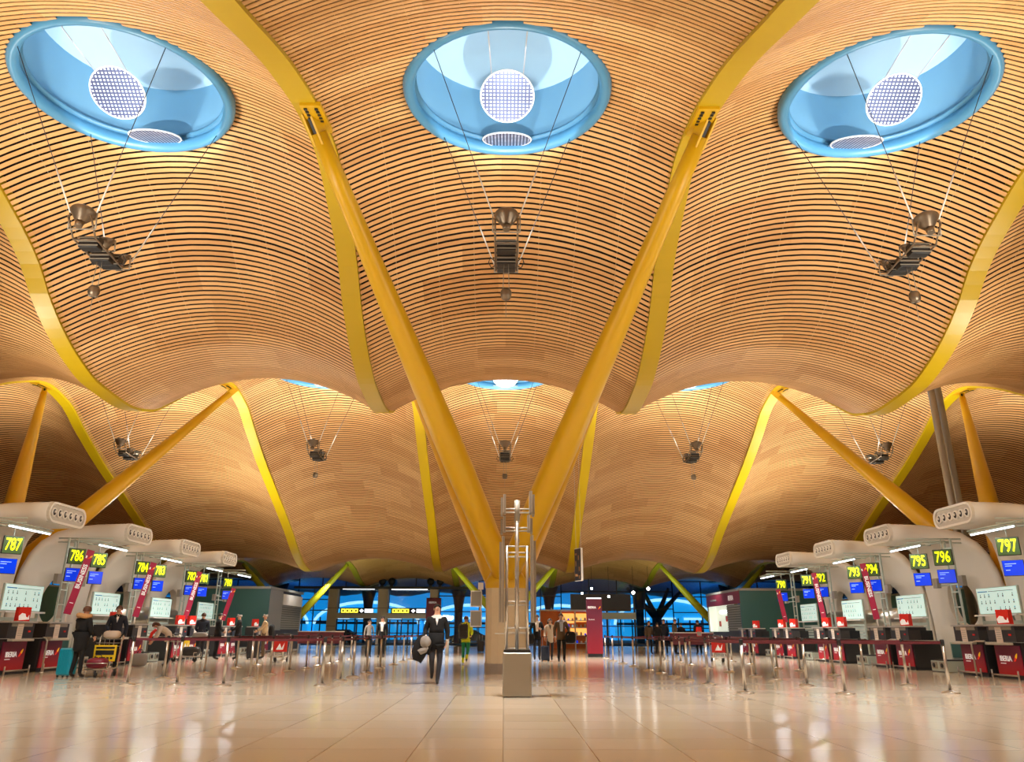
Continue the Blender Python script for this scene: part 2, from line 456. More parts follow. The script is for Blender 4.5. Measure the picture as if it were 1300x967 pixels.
# ------------------------------------------------------------------ beams
def beam(X, y0, y1, w, m, label, group):
    ys = []; yy = y0
    while yy < y1: ys.append(yy); yy += 0.35
    ys.append(y1); b = MB(); vs = []; fs = []
    for yy in ys:
        s_ = (B(yy+0.05)-B(yy-0.05))/0.1; L_ = math.sqrt(1+s_*s_); ny, nz = -s_/L_, 1/L_
        z = B(yy)
        for (dx, h) in ((-w/2, 0), (w/2, 0), (w/2, 0.42), (-w/2, 0.42)): vs.append((X+dx, yy+ny*h, z+nz*h))
    n = len(ys)
    for i in range(n-1):
        for e in range(4): f = (e+1) % 4; fs.append((i*4+e, i*4+f, (i+1)*4+f, (i+1)*4+e))
    fs += [(0,1,2,3), ((n-1)*4+3, (n-1)*4+2, (n-1)*4+1, (n-1)*4)]
    b.add(vs, fs, m)
    o = b.build('roof_beam'); o.data.shade_flat()
    return tag(o, label, 'roof beam', group)
side = lambda x: 'left' if x < 0 else 'right'
for X in (-13.5, -4.5, 4.5, 13.5):
    w = {4.5: 'inner', 13.5: 'outer'}[abs(X)]
    beam(X, 7.0, 27.9, 0.54, 'beam1', f'gold curved steel beam along the near roof wave, {w} one on the {side(X)}', 'near roof beams')
for X in (-22.5, -13.5, -4.5, 4.5, 13.5, 22.5):
    w = {4.5: 'inner', 13.5: 'middle', 22.5: 'outer'}[abs(X)]
    beam(X, 28.1, 57.2, 0.52, 'beam2', f'bright yellow curved beam along the second roof wave, {w} one on the {side(X)}', 'second wave roof beams')
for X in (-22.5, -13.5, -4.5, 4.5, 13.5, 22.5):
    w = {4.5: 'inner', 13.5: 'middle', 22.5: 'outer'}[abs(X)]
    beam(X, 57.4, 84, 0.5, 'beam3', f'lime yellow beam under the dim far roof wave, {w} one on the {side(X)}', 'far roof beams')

# ------------------------------------------------------------------ branching columns
def strut_obj(p0, p1, radii, m, parent, bracket=True, oy=0.0):
    p0 = Vector(p0); p1 = Vector(p1); b = MB()
    n = len(radii); pts = [p0.lerp(p1, i/(n-1)) for i in range(n)]
    b.tube(pts, radii, m, 24)
    o = b.build('strut', parent)
    if bracket:
        d = (p1-p0).normalized(); k = MB()
        rot = d.to_track_quat('Z', 'Y').to_matrix()
        r = radii[-1]
        # fork plates with a dark slot between them, and a flange bolted to the beam
        for sx in (-1, 1): k.box(p1 + rot @ Vector((sx*r*0.55, 0, 0.12)), (0.05, r*1.9, 0.75), m, rot)
        k.box(p1 + rot @ Vector((0, 0, 0.05)), (r*0.5, r*1.2, 0.7), 'black', rot)
        k.build('fork_bracket', o)
        q = MB(); yb = p1.y - 0.25
        sl = (B(oy+yb+0.1)-B(oy+yb-0.1))/0.2; rr = Matrix.Rotation(math.atan(sl), 3, 'X')
        q.box((p1.x, yb, B(oy+yb)-0.05), (0.46, 1.3, 0.1), m, rr)
        for i in range(5):
            for sx in (-1, 1): q.box((p1.x+sx*0.12, yb-0.5+i*0.14, B(oy+yb-0.5+i*0.14)-0.105), (0.07, 0.07, 0.03), 'black', rr)
        q.build('bolted_flange', o)
    return o
FR = [0.30, 0.335, 0.37, 0.385, 0.375, 0.345, 0.31, 0.275, 0.24, 0.215, 0.19]
BR = [0.43, 0.42, 0.40, 0.37, 0.33, 0.28, 0.235, 0.19, 0.15]
def column(X, label, near=True):
    t = thing('branching_column', (X, 27.2 + (0 if near else 1.6), 0), label, 'column', 'branching columns of the main row')
    hz = 2.55 if near else 2.9
    b = MB(); pts = []
    hw, y0, y1 = 0.60, -3.05, 3.1
    for k in range(9): a = PI + PI*k/8; pts.append((hw*math.cos(a), y0+hw*0.55+hw*0.55*math.sin(a), 0))
    for k in range(9): a = PI*k/8; pts.append((hw*math.cos(a), y1-hw*0.55+hw*0.55*math.sin(a), 0))
    b.prism(pts, (0, 0, hz), 'concrete')
    for i in range(1, 4): pass
    o = b.build('pier', t)
    b = MB(); b.prism([(p[0]*1.03, p[1]*1.005, 0.0) for p in pts], (0, 0, 0.28), 'steel'); b.build('plinth', t)
    b = MB(); n = len(pts)
    prof = [(0.98, hz-0.22), (1.03, hz-0.18), (1.04, hz-0.02), (0.93, hz+0.10), (0.80, hz+0.25)]
    vs = [(p[0]*s, p[1]*(1-(1-s)*0.12), z) for (s, z) in prof for p in pts]
    fs = [(i*n+j, i*n+(j+1) % n, (i+1)*n+(j+1) % n, (i+1)*n+j) for i in range(len(prof)-1) for j in range(n)] + [tuple(range((len(prof)-1)*n, len(prof)*n))]
    b.add(vs, fs, 'strut1', True); b.build('collar', t)
    for sx in (-1, 1):
        O = t.location.y; ix_ = 0 if near else X
        tx = 4.42 if near else 4.42; dX = X-0.06 if near else (X-(-18 if X < 0 else 18))
        strut_obj((sx*(-0.12), -2.4, hz-0.2), (sx*4.42-dX, 15.45-O, B(15.4)-0.30), FR, 'strut1', t, oy=O)
        strut_obj((sx*0.18, 2.2, hz-0.0), (sx*4.5-dX, 37.1-O, B(37.1)-0.35), BR, 'strut2', t, oy=O)
    return t

column(0.06, 'huge yellow branching column on the pale concrete pier in the middle of the hall')
cl = column(-19.0, 'yellow branching column rising behind the check-in desks on the left', False)
cr = column(19.0, 'yellow branching column rising behind the check-in desks on the right', False)

def far_column(X, label):
    t = thing('branching_column', (X, 71, 0), label, 'column', 'far branching columns by the glass front')
    b = MB(); b.tube([(0,0,0),(0,0,1.9)], 0.45, 'pillar', 16); b.build('pier', t)
    for sx in (-1, 1):
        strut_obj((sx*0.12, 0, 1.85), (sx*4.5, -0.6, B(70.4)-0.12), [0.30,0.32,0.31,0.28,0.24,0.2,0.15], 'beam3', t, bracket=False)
far_column(0, 'lime yellow V-shaped column by the glass front directly behind the central pier')
far_column(-18, 'lime yellow V-shaped column by the glass front on the far left')
far_column(18, 'lime yellow V-shaped column by the glass front on the far right')

# ------------------------------------------------------------------ skylights, reflectors, floodlight clusters
def skylight(x, y, label, group):
    t = thing('skylight', (x, y, 13.16), label, 'skylight', group)
    b = MB(); n = 56
    b.lathe([(2.40,0.30),(2.44,0.12),(2.46,-0.05),(2.41,-0.16),(2.32,-0.20),(2.22,-0.15),(2.18,-0.02),(2.24,0.10),(2.27,0.16)], (0,0,0), 'ring', n); b.build('rim', t)
    b = MB(); b.lathe([(2.28,0.14),(2.15,0.16),(2.15,0.22),(2.28,0.26)], (0,0,0), 'blue', n); b.build('inner_rim', t)
    b = MB(); b.lathe([(2.28,0.2),(2.32,1.75)], (0,0,0), 'blue_in', n)
    b.build('shaft', t)
    b = MB(); b.lathe([(2.32,1.75),(1.6,2.05),(0.8,2.2),(0.01,2.25)], (0,0,0), 'cap_in', n); b.build('cap', t)
    return t
def disc(name, c, normal, label, group, anchors):
    t = thing(name, c, label, 'reflector', group)
    nrm = Vector(normal).normalized(); rot = nrm.to_track_quat('Z', 'X')
    d = MB(); d.lathe([(0.0001,0.012),(0.60,0.012),(0.60,-0.012),(0.0001,-0.012)], (0,0,0), 'mirror', 40, smooth=False)
    o = d.build('mirror', t); o.rotation_mode = 'QUATERNION'; o.rotation_quaternion = rot
    d = MB(); d.tube([(0.615*math.cos(2*PI*k/40), 0.615*math.sin(2*PI*k/40), 0) for k in range(40)], 0.022, 'white', 6, closed=True)
    o = d.build('rim', t); o.rotation_mode = 'QUATERNION'; o.rotation_quaternion = rot
    mr = rot.to_matrix()
    for (a, e) in anchors:
        d = MB(); e = Vector(e) - Vector(c); p = mr @ Vector((0.615*math.cos(a), 0.615*math.sin(a), 0))
        # attach to the rim point nearest the anchor
        best = min((mr @ Vector((0.615*math.cos(k*PI/30), 0.615*math.sin(k*PI/30), 0)) for k in range(60)), key=lambda q: (q-(e.normalized()*0.6+Vector((a,0,0)))).length)
        d.tube([best, e], 0.014, 'cable', 6); d.build('suspension_rod', t)
    return t
sky_lab = {(-9,15.5): 'round blue skylight well on the left of the near wave', (0,15.5): 'round blue skylight well in the centre of the near wave', (9,15.5): 'round blue skylight well on the right of the near wave'}
for (x, y) in SKY:
    near = y < 20
    pos = {-18: 'far left', -9: 'left of centre', 0: 'centre', 9: 'right of centre', 18: 'far right'}[x]
    lab = sky_lab.get((x, y), f'blue skylight well cut in the second roof wave, {pos}')
    g = 'skylights of the near wave' if near else 'skylights of the second wave'
    skylight(x, y, lab, g)
    pw = 'near wave' if near else 'second wave'
    disc('reflector_disc', (x, y-0.3, 12.80), (0, -0.53, -0.85), f'larger faceted mirror disc tilted to the viewer in the {pos} {pw} skylight', 'tilted reflector discs', [(-0.25, (x-0.42, y-2.2, 13.1)), (0.25, (x+0.42, y-2.2, 13.1))])
    disc('reflector_disc', (x, y+1.7, 13.0), (0, 0.31, -0.95), f'flatter faceted mirror disc at the far rim of the {pos} {pw} skylight', 'flat reflector discs', [(-0.3, (x-0.55, y+2.1, 13.15)), (0.3, (x+0.55, y+2.1, 13.15))])

def floodlight():
    t = thing('floodlight_cluster', (0, 15.8, 9.1), 'x', 'light fixture', 'floodlight clusters hung on cables')
    def bowl(c, r, h, tilt, nm):
        b = MB(); rot = Matrix.Rotation(tilt, 3, 'X')
        b.lathe([(0.06,-h*0.9),(r*0.45,-h*0.75),(r*0.8,-h*0.25),(r,0.0),(r*0.97,0.02),(r*0.76,-h*0.2),(r*0.4,-h*0.6),(0.001,-h*0.7)], c, 'bronze', 20, rot)
        b.tube([Vector(c)+rot@Vector((0,0,-h*0.9)), Vector(c)+rot@Vector((0,0,-h*1.3))], [r*0.35, r*0.28], 'bronze', 12)
        o = b.build(nm, t)
        y_ = MB()
        for sx in (-1, 1): y_.tube([Vector(c)+Vector((sx*(r+0.02),0,0)), Vector(c)+Vector((sx*(r+0.02),0.05,-h*1.2))], 0.016, 'satin', 6)
        y_.tube([Vector(c)+Vector((-r-0.02,0.05,-h*1.2)), Vector(c)+Vector((r+0.02,0.05,-h*1.2))], 0.016, 'satin', 6)
        y_.build('yoke', o)
    bowl((0,-0.92,0.38), 0.27, 0.30, R(-14), 'floodlight')
    bowl((0.06,0.02,0.22), 0.19, 0.22, R(10), 'floodlight')
    bowl((0,0.78,0.22), 0.25, 0.28, R(22), 'floodlight')
    b = MB()
    for sx in (-1, 1):
        b.tube([(sx*0.24,-1.05,0.25),(sx*0.24,-0.7,-0.12),(sx*0.24,0.55,-0.2),(sx*0.24,0.95,0.02)], 0.022, 'bronze', 6)
    for yy in (-0.7, 0.0, 0.55): b.tube([(-0.24,yy,-0.14),(0.24,yy,-0.14)], 0.02, 'bronze', 6)
    b.build('frame', t)
    for (yy, zz) in ((-0.42, -0.10), (0.12, -0.16), (0.5,-0.10)):
        b = MB(); b.rbox((0,yy,zz), (0.42,0.24,0.26), 0.02, 'black')
        for k in range(3): b.box((0,yy-0.13,zz-0.09+k*0.09), (0.44,0.015,0.02), 'satin')
        b.build('control_gear_box', t)
    for sx in (-1, 1):
        b = MB(); b.tube([(sx*0.25,0.3,-0.1),(sx*0.36,0.25,-0.02),(sx*0.40,0.35,-0.1),(sx*0.34,0.42,-0.2),(sx*0.24,0.4,-0.15)], 0.012, 'black', 6); b.build('cable_loop', t)
    b = MB()
    for sx in (-1, 1): b.tube([(sx*0.05,0.05,-0.25),(sx*0.07,0.05,-1.0)], 0.008, 'satin', 5)
    b.tube([(0,0.05,-1.15),(0,0.05,-1.55)], 0.006, 'satin', 5); b.build('pendulum_wire', t)
    b = MB(); b.lathe([(0.001,-1.14),(0.09,-1.13),(0.12,-1.05),(0.12,-0.95),(0.09,-0.90),(0.001,-0.89)], (0,0.05,0), 'bronze', 16); b.build('counterweight', t)
    for (sx, yy, zz, ry) in ((-1,-0.92,0.38,-1), (1,-0.92,0.38,-1), (-1,0.85,0.1,1), (1,0.85,0.1,1)):
        p = Vector((sx*0.28, yy, zz)); e = Vector((sx*1.62, -0.3+ry*1.62, 3.95))
        m_ = p.lerp(e, 0.27)
        b = MB(); b.tube([m_, e], 0.009, 'cable_dark', 5); o = b.build('suspension_cable', t)
        b = MB(); b.tube([p, m_], 0.017, 'white', 6); b.build('cable_sleeve', o)
    return t
f0 = floodlight()
f0['label'] = 'bronze floodlight cluster hanging on four cables under the centre near skylight'
for x in (-9, 9): dup(f0, (x, 15.8, 9.1), f'bronze floodlight cluster hanging on four cables under the {side(x)} near skylight')
for x in (-18, -9, 0, 9, 18):
    pos = {-18: 'far left', -9: 'left', 0: 'centre', 9: 'right', 18: 'far right'}[x]
    dup(f0, (x, 37.3, 9.1), f'small distant floodlight cluster hanging under the second roof wave, {pos}')
# ------------------------------------------------------------------ setting
f = MB(); f.box((0, 27, -0.1), (100, 91, 0.2), 'floor'); struct(f.build('floor'))
for nm, c, d in (('wall_left', (-41, 27, 6), (0.3, 92, 14)), ('wall_right', (41, 27, 6), (0.3, 92, 14)), ('wall_back', (0, -16.5, 6), (82, 0.3, 14))):
    b = MB(); b.box(c, d, 'wood_plain'); struct(b.build(nm))

# ------------------------------------------------------------------ check-in shells. Built for the left side (sx=-1 mirrors X)
def boolean_cut(me, cutter):
    o = bpy.data.objects.new('tmp', me); C.objects.link(o); c = bpy.data.objects.new('cut', cutter); C.objects.link(c)
    md = o.modifiers.new('b', 'BOOLEAN'); md.object = c; md.operation = 'DIFFERENCE'; md.solver = 'EXACT'
    dg = bpy.context.evaluated_depsgraph_get(); dg.update()
    r = bpy.data.meshes.new_from_object(o.evaluated_get(dg)); bpy.data.objects.remove(o); bpy.data.objects.remove(c)
    return r
ARCH_MESH = {}
def arch(sx, yc, label):
    t = thing('air_shell', (0, yc, 0), label, 'ventilation shell', 'pale shells arching over the check-in desks')
    if sx not in ARCH_MESH:
        S = [(14.9,4.79,.70,1.2),(15.5,4.78,.69,1.22),(16.05,4.76,.66,1.35),(16.6,4.68,.60,1.62),(17.05,4.52,.52,1.95),(17.4,4.22,.45,2.25),(17.62,3.8,.38,2.47),(17.78,3.2,.34,2.62),(17.9,2.4,.32,2.70),(17.97,1.4,.31,2.72),(18.0,0.0,.3,2.72)]
        b = MB(); n = 20; vs = []
        for i, (u, z, th, hw) in enumerate(S):
            a = S[max(i-1, 0)]; c = S[min(i+1, len(S)-1)]; d = Vector((c[0]-a[0], c[1]-a[1])).normalized()
            if i == 0: d = Vector((1, 0))
            if i == len(S)-1: d = Vector((0, -1))
            nx, nz = -d.y, d.x     # normal within the section plane
            for k in range(n):
                ang = 2*PI*k/n; e = 0.38 if i < 4 else 0.30
                cy = math.copysign(abs(math.cos(ang))**e, math.cos(ang))*hw; ch = math.copysign(abs(math.sin(ang))**0.55, math.sin(ang))*th/2
                vs.append((sx*(u+nx*ch), cy, z+nz*ch))
        m_ = len(S)
        fs = [(i*n+k, i*n+(k+1) % n, (i+1)*n+(k+1) % n, (i+1)*n+k) for i in range(m_-1) for k in range(n)]
        fs += [tuple(range(n)), tuple(reversed(range((m_-1)*n, m_*n)))]
        b.add(vs, fs, 'pale', True); tmp = b.build('shell')
        cb = MB(); rr = 32
        cb.prism([(sx*16.5, 0.97*math.cos(2*PI*k/rr)*(1-0.12*math.sin(2*PI*k/rr)), 2.28+0.92*math.sin(2*PI*k/rr)) for k in range(rr)], (sx*3, 0, 0), 'pale')
        ct = cb.build('cut'); me = boolean_cut(tmp.data, ct.data); me.name = 'shell'
        bpy.data.objects.remove(tmp); bpy.data.objects.remove(ct)
        if not me.materials: me.materials.append(M['pale'])
        ARCH_MESH[sx] = me
    body = bpy.data.objects.new('shell', ARCH_MESH[sx]); C.objects.link(body); body.parent = t
    # face: pill shaped recess with six air nozzles
    x0 = 14.9
    def pill(hl, hh, n=8):
        pts = []
        for k in range(n+1): a = -PI/2+PI*k/n; pts.append((hl-hh+hh*math.cos(a), hh*math.sin(a)))
        for k in range(n+1): a = PI/2+PI*k/n; pts.append((-hl+hh+hh*math.cos(a), hh*math.sin(a)))
        return pts
    zc = 4.79
    b = MB(); pp = pill(1.2, 0.345); qq = pill(1.10, 0.26); n = len(pp)
    vs = [(sx*(x0+0.06), p[0], zc+p[1]) for p in pp] + [(sx*(x0-0.10), p[0]*0.985, zc+p[1]*0.97) for p in pp] + [(sx*(x0-0.09), p[0], zc+p[1]) for p in qq] + [(sx*(x0-0.02), p[0], zc+p[1]) for p in qq]
    fs = [(i*n+j, i*n+(j+1) % n, (i+1)*n+(j+1) % n, (i+1)*n+j) for i in range(3) for j in range(n)]
    b.add(vs, fs, 'pale', False); b.build('face_rim', t)
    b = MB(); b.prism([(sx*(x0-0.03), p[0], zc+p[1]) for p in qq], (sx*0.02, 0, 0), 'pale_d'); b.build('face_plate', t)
    for k in range(6):
        yy = -0.85+0.34*k
        b = MB(); rot = Matrix.Rotation(-sx*PI/2, 3, 'Y')
        b.lathe([(0.150,0.0),(0.150,0.04),(0.125,0.075),(0.10,0.05)], (sx*(x0-0.03), yy, zc), 'pale', 16, rot)
        b.lathe([(0.100,0.046),(0.001,0.046)], (sx*(x0-0.03), yy, zc), 'black', 16, rot, smooth=False)
        b.ball((sx*(x0-0.08), yy+0.035, zc+0.02), 0.045, 'pale', 10, 6)
        b.build('air_nozzle', t)
    return t
AL = [21.66, 27.26, 32.86, 38.46, 44.06]; AR = [20.7, 26.3, 31.9, 37.5, 43.1]
ordn = ['nearest', 'second', 'third', 'fourth', 'fifth']
for i, yy in enumerate(AL[1:]): arch(-1, yy, f'pale shell with six air nozzles over the left desks, {ordn[i]} from the front')
for i, yy in enumerate(AR[1:]): arch(1, yy, f'pale shell with six air nozzles over the right desks, {ordn[i]} from the front')

# ------------------------------------------------------------------ lamp gantries: frame, tube lamp, posts
def gantry(sx, yc, label, tube_dy, last=False):
    t = thing('sign_gantry', (0, yc, 0), label, 'gantry', 'steel gantries over the desk pairs')
    X = sx
    for dy in (-0.22, 0.22):
        b = MB(); b.box((X*15.9, dy-0.25, 2.15), (0.06, 0.06, 4.3), 'greywhite'); b.build('post', t)
    b = MB()
    for k in range(8):
        b = MB(); b.box((X*15.9, -0.25, 0.5+k*0.5), (0.045, 0.44, 0.045), 'greywhite'); b.build('rung', t)
    b = MB()
    for z in (4.22, 4.36):
        b.tube([(X*16.6, 0.1, z), (X*14.6, 0.1, z)], 0.022, 'greywhite', 6)
    for z in (4.22,):
        b.tube([(X*14.9, tube_dy-1.3, z), (X*14.9, tube_dy+1.3, z)], 0.022, 'greywhite', 6)
        b.tube([(X*15.7, tube_dy-1.3, z), (X*15.7, tube_dy+1.3, z)], 0.022, 'greywhite', 6)
    for dy in (-1.3, 0, 1.3): b.tube([(X*14.9, tube_dy+dy, 4.22), (X*15.9, tube_dy+dy, 4.22)], 0.022, 'greywhite', 6)
    b.build('top_frame', t)
    b = MB(); b.box((X*14.9, tube_dy, 4.13), (0.10, 2.3, 0.05), 'greywhite'); o = b.build('lamp_housing', t)
    b = MB(); b.tube([(X*14.9, tube_dy-1.12, 4.085), (X*14.9, tube_dy+1.12, 4.085)], 0.022, 'tube', 8); b.build('tube_lamp', o)
    b = MB()
    b.tube([(X*15.9, -0.9, 2.95), (X*15.9, 0.9, 2.95)], 0.02, 'greywhite', 6)
    b.tube([(X*15.9, -0.9, 2.75), (X*15.9, 0.9, 2.75)], 0.02, 'greywhite', 6)
    for dy in (-0.85, 0.85): b.box((X*15.85, dy, 2.85), (0.14, 0.3, 0.34), 'satin')
    b.build('screen_bracket', t)
    return t
PL = [24.5, 30.12, 35.72, 41.3, 46.2]; PR = [23.55, 29.1, 34.7, 40.3, 45.4]
for i, yy in enumerate(PL): gantry(-1, yy, f'steel gantry with tube lamp over the left desks, {ordn[i]} from the front', 0.9)
for i, yy in enumerate(PR): gantry(1, yy, f'steel gantry with tube lamp over the right desks, {ordn[i]} from the front', 0.9)

# ------------------------------------------------------------------ number signs and screens
def sign(sx, y, num):
    s = 'left' if sx < 0 else 'right'
    a = R(40)*(-sx)*-1
    rz = R(50) if sx < 0 else R(-42)
    w = 0.58 if sx < 0 else 0.62
    t = thing('number_sign', (sx*15.3, y, 3.62), f'lit desk sign with yellow number {num} hanging on the {s}', 'sign', 'desk number signs', rz)
    b = MB(); b.rbox((0, 0, 0), (w, 0.08, 0.54), 0.02, 'grey_d'); b.build('housing', t)
    b = MB(); b.box((0, -0.045, 0), (w-0.04, 0.012, 0.50), 'sign_bg'); b.build('face', t)
    text(num, 0.52, t, (0, -0.056, 0.0), (PI/2, 0, 0), 'sign_num', 'digits', sx=0.58 if sx < 0 else 0.62, bold=0.007)
    b = MB(); b.tube([(0, 0.05, 0.25), (0, 0.05, 0.62)], 0.018, 'greywhite', 6); b.build('hanger', t)
def screen(sx, y, num):
    s = 'left' if sx < 0 else 'right'
    rz = R(50) if sx < 0 else R(-42)
    w = 0.52 if sx < 0 else 0.58
    t = thing('flight_screen', (sx*15.25, y+0.02, 2.98), f'blue flight screen below the number {num} sign', 'screen', 'blue flight screens', rz)
    b = MB(); b.rbox((0, 0.04, 0), (w, 0.09, 0.46), 0.015, 'grey_d'); b.build('housing', t)
    b = MB(); b.box((0, -0.012, 0), (w-0.03, 0.012, 0.43), 'screen'); b.build('display', t)
    b = MB()
    for k, (w, z) in enumerate(((0.30, 0.12), (0.18, 0.06), (0.12, -0.06))): b.box((-0.21+w/2, -0.021, z), (w, 0.004, 0.022), 'screen_t')
    b.build('display_text', t)
    b = MB(); b.box((0, 0.16, 0), (0.16, 0.16, 0.2), 'satin'); b.build('mount', t)
SL = [('787', 25.3), ('786', 29.2), ('785', 30.85), ('784', 34.66), ('783', 36.45), ('782', 40.2), ('781', 41.9), ('780', 45.6)]
SR = [('797', 24.42), ('796', 28.2), ('795', 29.88), ('794', 33.85), ('793', 35.57), ('792', 39.5), ('791', 41.27), ('790', 45.2)]
for n, y in SL: sign(-1, y, n); screen(-1, y-0.15, n)
for n, y in SR: sign(1, y, n); screen(1, y-0.15, n)

# ------------------------------------------------------------------ BUSINESS banners
def swoosh(b, c, s, m1='swoosh_r', m2='swoosh_y', d=0.006):
    # small two-tone wing mark standing in the XZ plane facing -Y
    x, y, z = c
    P = [(0,0),(0.35,0.0),(0.62,0.25),(0.85,0.75),(0.9,1.0),(0.55,0.78),(0.30,0.42)]
    b.prism([(x+p[0]*s, y, z+p[1]*s) for p in P], (0, d, 0), m1)
    Q = [(0.42,0.52),(0.62,0.80),(0.9,1.0),(1.0,1.0),(0.92,0.66),(0.72,0.36)]
    b.prism([(x+p[0]*s, y-0.002, z+p[1]*s) for p in Q], (0, d, 0), m2)
def banner(sx, y, label, full=True, h=2.2, w=0.24, zb=1.66):
    rz = R(42) if sx < 0 else R(-42)
    t = thing('class_banner', (sx*15.05, y, zb), label, 'banner', 'crimson class banners', rz)
    # leans so that its top stands out towards the hall
    lean = 0.42 if sx < 0 else 0.25
    rot = Matrix.Rotation(-sx*-1*math.atan(lean/h)*-1 if False else (math.atan(lean/h) if sx < 0 else -math.atan(lean/h)), 3, 'Y')
    b = MB(); b.box((0, 0, h/2), (w, 0.03, h), 'banner'); b.xform(lambda v: rot @ v); b.build('cloth', t)
    if full:
        e = rot.to_euler()
        o = text('BUSINESS', 0.20, t, rot @ Vector((0.0, -0.024, h*0.58)), (0, 0, 0), 'lettering', sx=1.0, bold=0.006)
        q = (rot @ Matrix.Rotation(PI/2, 3, 'X')) @ Matrix.Rotation(PI/2 if sx < 0 else -PI/2, 3, 'Z')
        o.rotation_mode = 'QUATERNION'; o.rotation_quaternion = q.to_quaternion()
    b = MB(); swoosh(b, (-0.03, -0.03, h*0.86), 0.14); b.box((-0.08, -0.02, h*0.885), (0.045, 0.008, 0.09), 'lettering'); b.xform(lambda v: rot @ v); b.build('logo', t)
    b = MB(); b.box((0, -0.018, h*0.17), (w*0.5, 0.006, 0.025), 'lettering'); b.xform(lambda v: rot @ v); b.build('small_print', t)
    b = MB(); b.tube([(0, 0.02, 0.05), (0, 0.02, -zb+1.34)], 0.03, 'paper', 8); b.build('stem', t)
    return t
banner(-1, 22.9, 'crimson banner at the left edge beside the number 787 sign', False)
banner(-1, 28.8, 'crimson BUSINESS banner between the 786 and 785 signs')
banner(-1, 34.15, 'crimson BUSINESS banner between the 784 and 783 signs')
banner(-1, 39.5, 'crimson BUSINESS banner between the 782 and 781 signs')
banner(-1, 44.8, 'dark crimson banner beyond the number 780 sign', False, h=1.7)
banner(1, 22.2, 'crimson banner at the right edge beside the number 797 sign', False, h=1.2, zb=3.3)
banner(1, 33.5, 'crimson BUSINESS banner between the 793 and 794 signs')
banner(1, 39.0, 'crimson BUSINESS banner between the 791 and 792 signs')
banner(1, 44.4, 'dark crimson banner beyond the number 790 sign', False, h=1.7)

# ------------------------------------------------------------------ desks. local frame: front looks towards -Y, origin on the floor at the front centre
def desk_proto():
    t = thing('check_in_desk', (0, 0, 0), 'x', 'desk', 'check-in desks')
    b = MB()
    b.box((0, 0.55, 0.5), (1.26, 0.9, 0.8), 'black2')
    b.box((0, 0.50, 0.05), (1.3, 0.9, 0.1), 'black')
    b.build('body', t)
    b = MB(); # black upper hood with a sloping far side
    b.prism([(-0.63, -0.02, 0.92), (0.63, -0.02, 0.92), (0.63, -0.02, 1.32), (-0.63, -0.02, 1.32)], (0, 0.62, 0), 'black2')
    b.prism([(0.63, -0.02, 0.92), (1.0, 0.2, 0.92), (1.0, 0.6, 0.92), (0.63, 0.6, 0.92)], (0, 0, 0.30), 'black')
    b.build('hood', t)
    b = MB(); b.box((0, 0.22, 1.345), (1.3, 0.62, 0.045), 'steel_l'); b.box((0, -0.03, 1.27), (1.0, 0.015, 0.09), 'satin'); b.build('counter_top', t)
    b = MB(); b.rbox((-0.05, -0.10, 0.875), (1.05, 0.16, 0.06), 0.02, 'steel_l'); b.build('bag_shelf', t)
    b = MB(); b.box((0, 0.07, 0.47), (1.10, 0.03, 0.72), 'panel_print'); o = b.build('front_panel', t)
    text('IBERIA', 0.19, o, (-0.12, 0.048, 0.50), (PI/2, 0, 0), 'lettering', bold=0.004)
    b = MB(); swoosh(b, (0.22, 0.046, 0.44), 0.20); b.build('logo', o)
    b = MB(); b.box((-0.26, 0.05, 0.385), (0.24, 0.006, 0.02), 'lettering'); b.build('small_print', o)
    b = MB(); b.box((-0.08, -0.035, 1.10), (0.28, 0.012, 0.40), 'paper')
    for k in range(5): b.box((-0.08, -0.043, 1.22-k*0.055), (0.2, 0.004, 0.012), 'grey')
    b.build('notice', t)
    b = MB(); b.box((0.40, -0.03, 1.10), (0.10, 0.02, 0.05), 'red'); b.build('indicator_light', t)
    b = MB(); b.tube([(-0.58,-0.12,0.0),(-0.58,-0.12,0.22)], 0.022, 'steel', 8)
    b.tube([(0.58,-0.12,0.0),(0.58,-0.12,0.22)], 0.022, 'steel', 8)
    b.tube([(-0.58,-0.12,0.10),(0.58,-0.12,0.10)], 0.022, 'steel', 8); b.build('bumper_rail', t)
    return t
def guard_rail_proto():
    t = thing('tubular_guard', (0, 0, 0), 'x', 'guard rail', 'tubular guards between the desks')
    b = MB(); b.tube([(0,-0.16,0.0),(0,-0.16,0.84),(0.0,-0.12,0.90),(0.02,-0.02,0.93),(0.45,-0.02,0.93)], 0.025, 'steel', 8); b.build('tube', t)
    b = MB(); b.lathe([(0.001,0.02),(0.05,0.018),(0.055,0)], (0,-0.16,0), 'steel', 12); b.build('foot_plate', t)
    return t
dp = desk_proto(); gp = guard_rail_proto()
XD = 13.4
first = True; gfirst = True
DL = [(23.35, '788'), (25.25, '787'), (29.3, '786'), (30.95, '785'), (34.9, '784'), (36.5, '783'), (40.5, '782'), (42.1, '781'), (46.1, '780'), (47.7, '779')]
DR = [(22.45, '798'), (24.15, '797'), (28.25, '796'), (29.9, '795'), (33.85, '794'), (35.45, '793'), (39.4, '792'), (41.1, '791'), (45.1, '790'), (46.8, '789')]
def desk_label(num, s):
    i = {'788': 'at the left edge, nearer than the 787 desk', '779': 'just beyond the 780 desk on the left', '798': 'at the right edge, nearer than the 797 desk', '789': 'just beyond the 790 desk on the right'}.get(num)
    if i: return f'black and maroon check-in desk {i}'
    return f'black and maroon check-in desk under the {s} number {num} sign'
for (y, num) in DL:
    loc, rz, lab = (-XD, y, 0), PI/2, desk_label(num, 'left')
    if first:
        dp.location = loc; dp.rotation_euler.z = rz; dp['label'] = lab; first = False
    else: dup_t = dup(dp, loc, lab, rz)
for (y, num) in DR: dup(dp, (XD, y, 0), desk_label(num, 'right'), -PI/2)
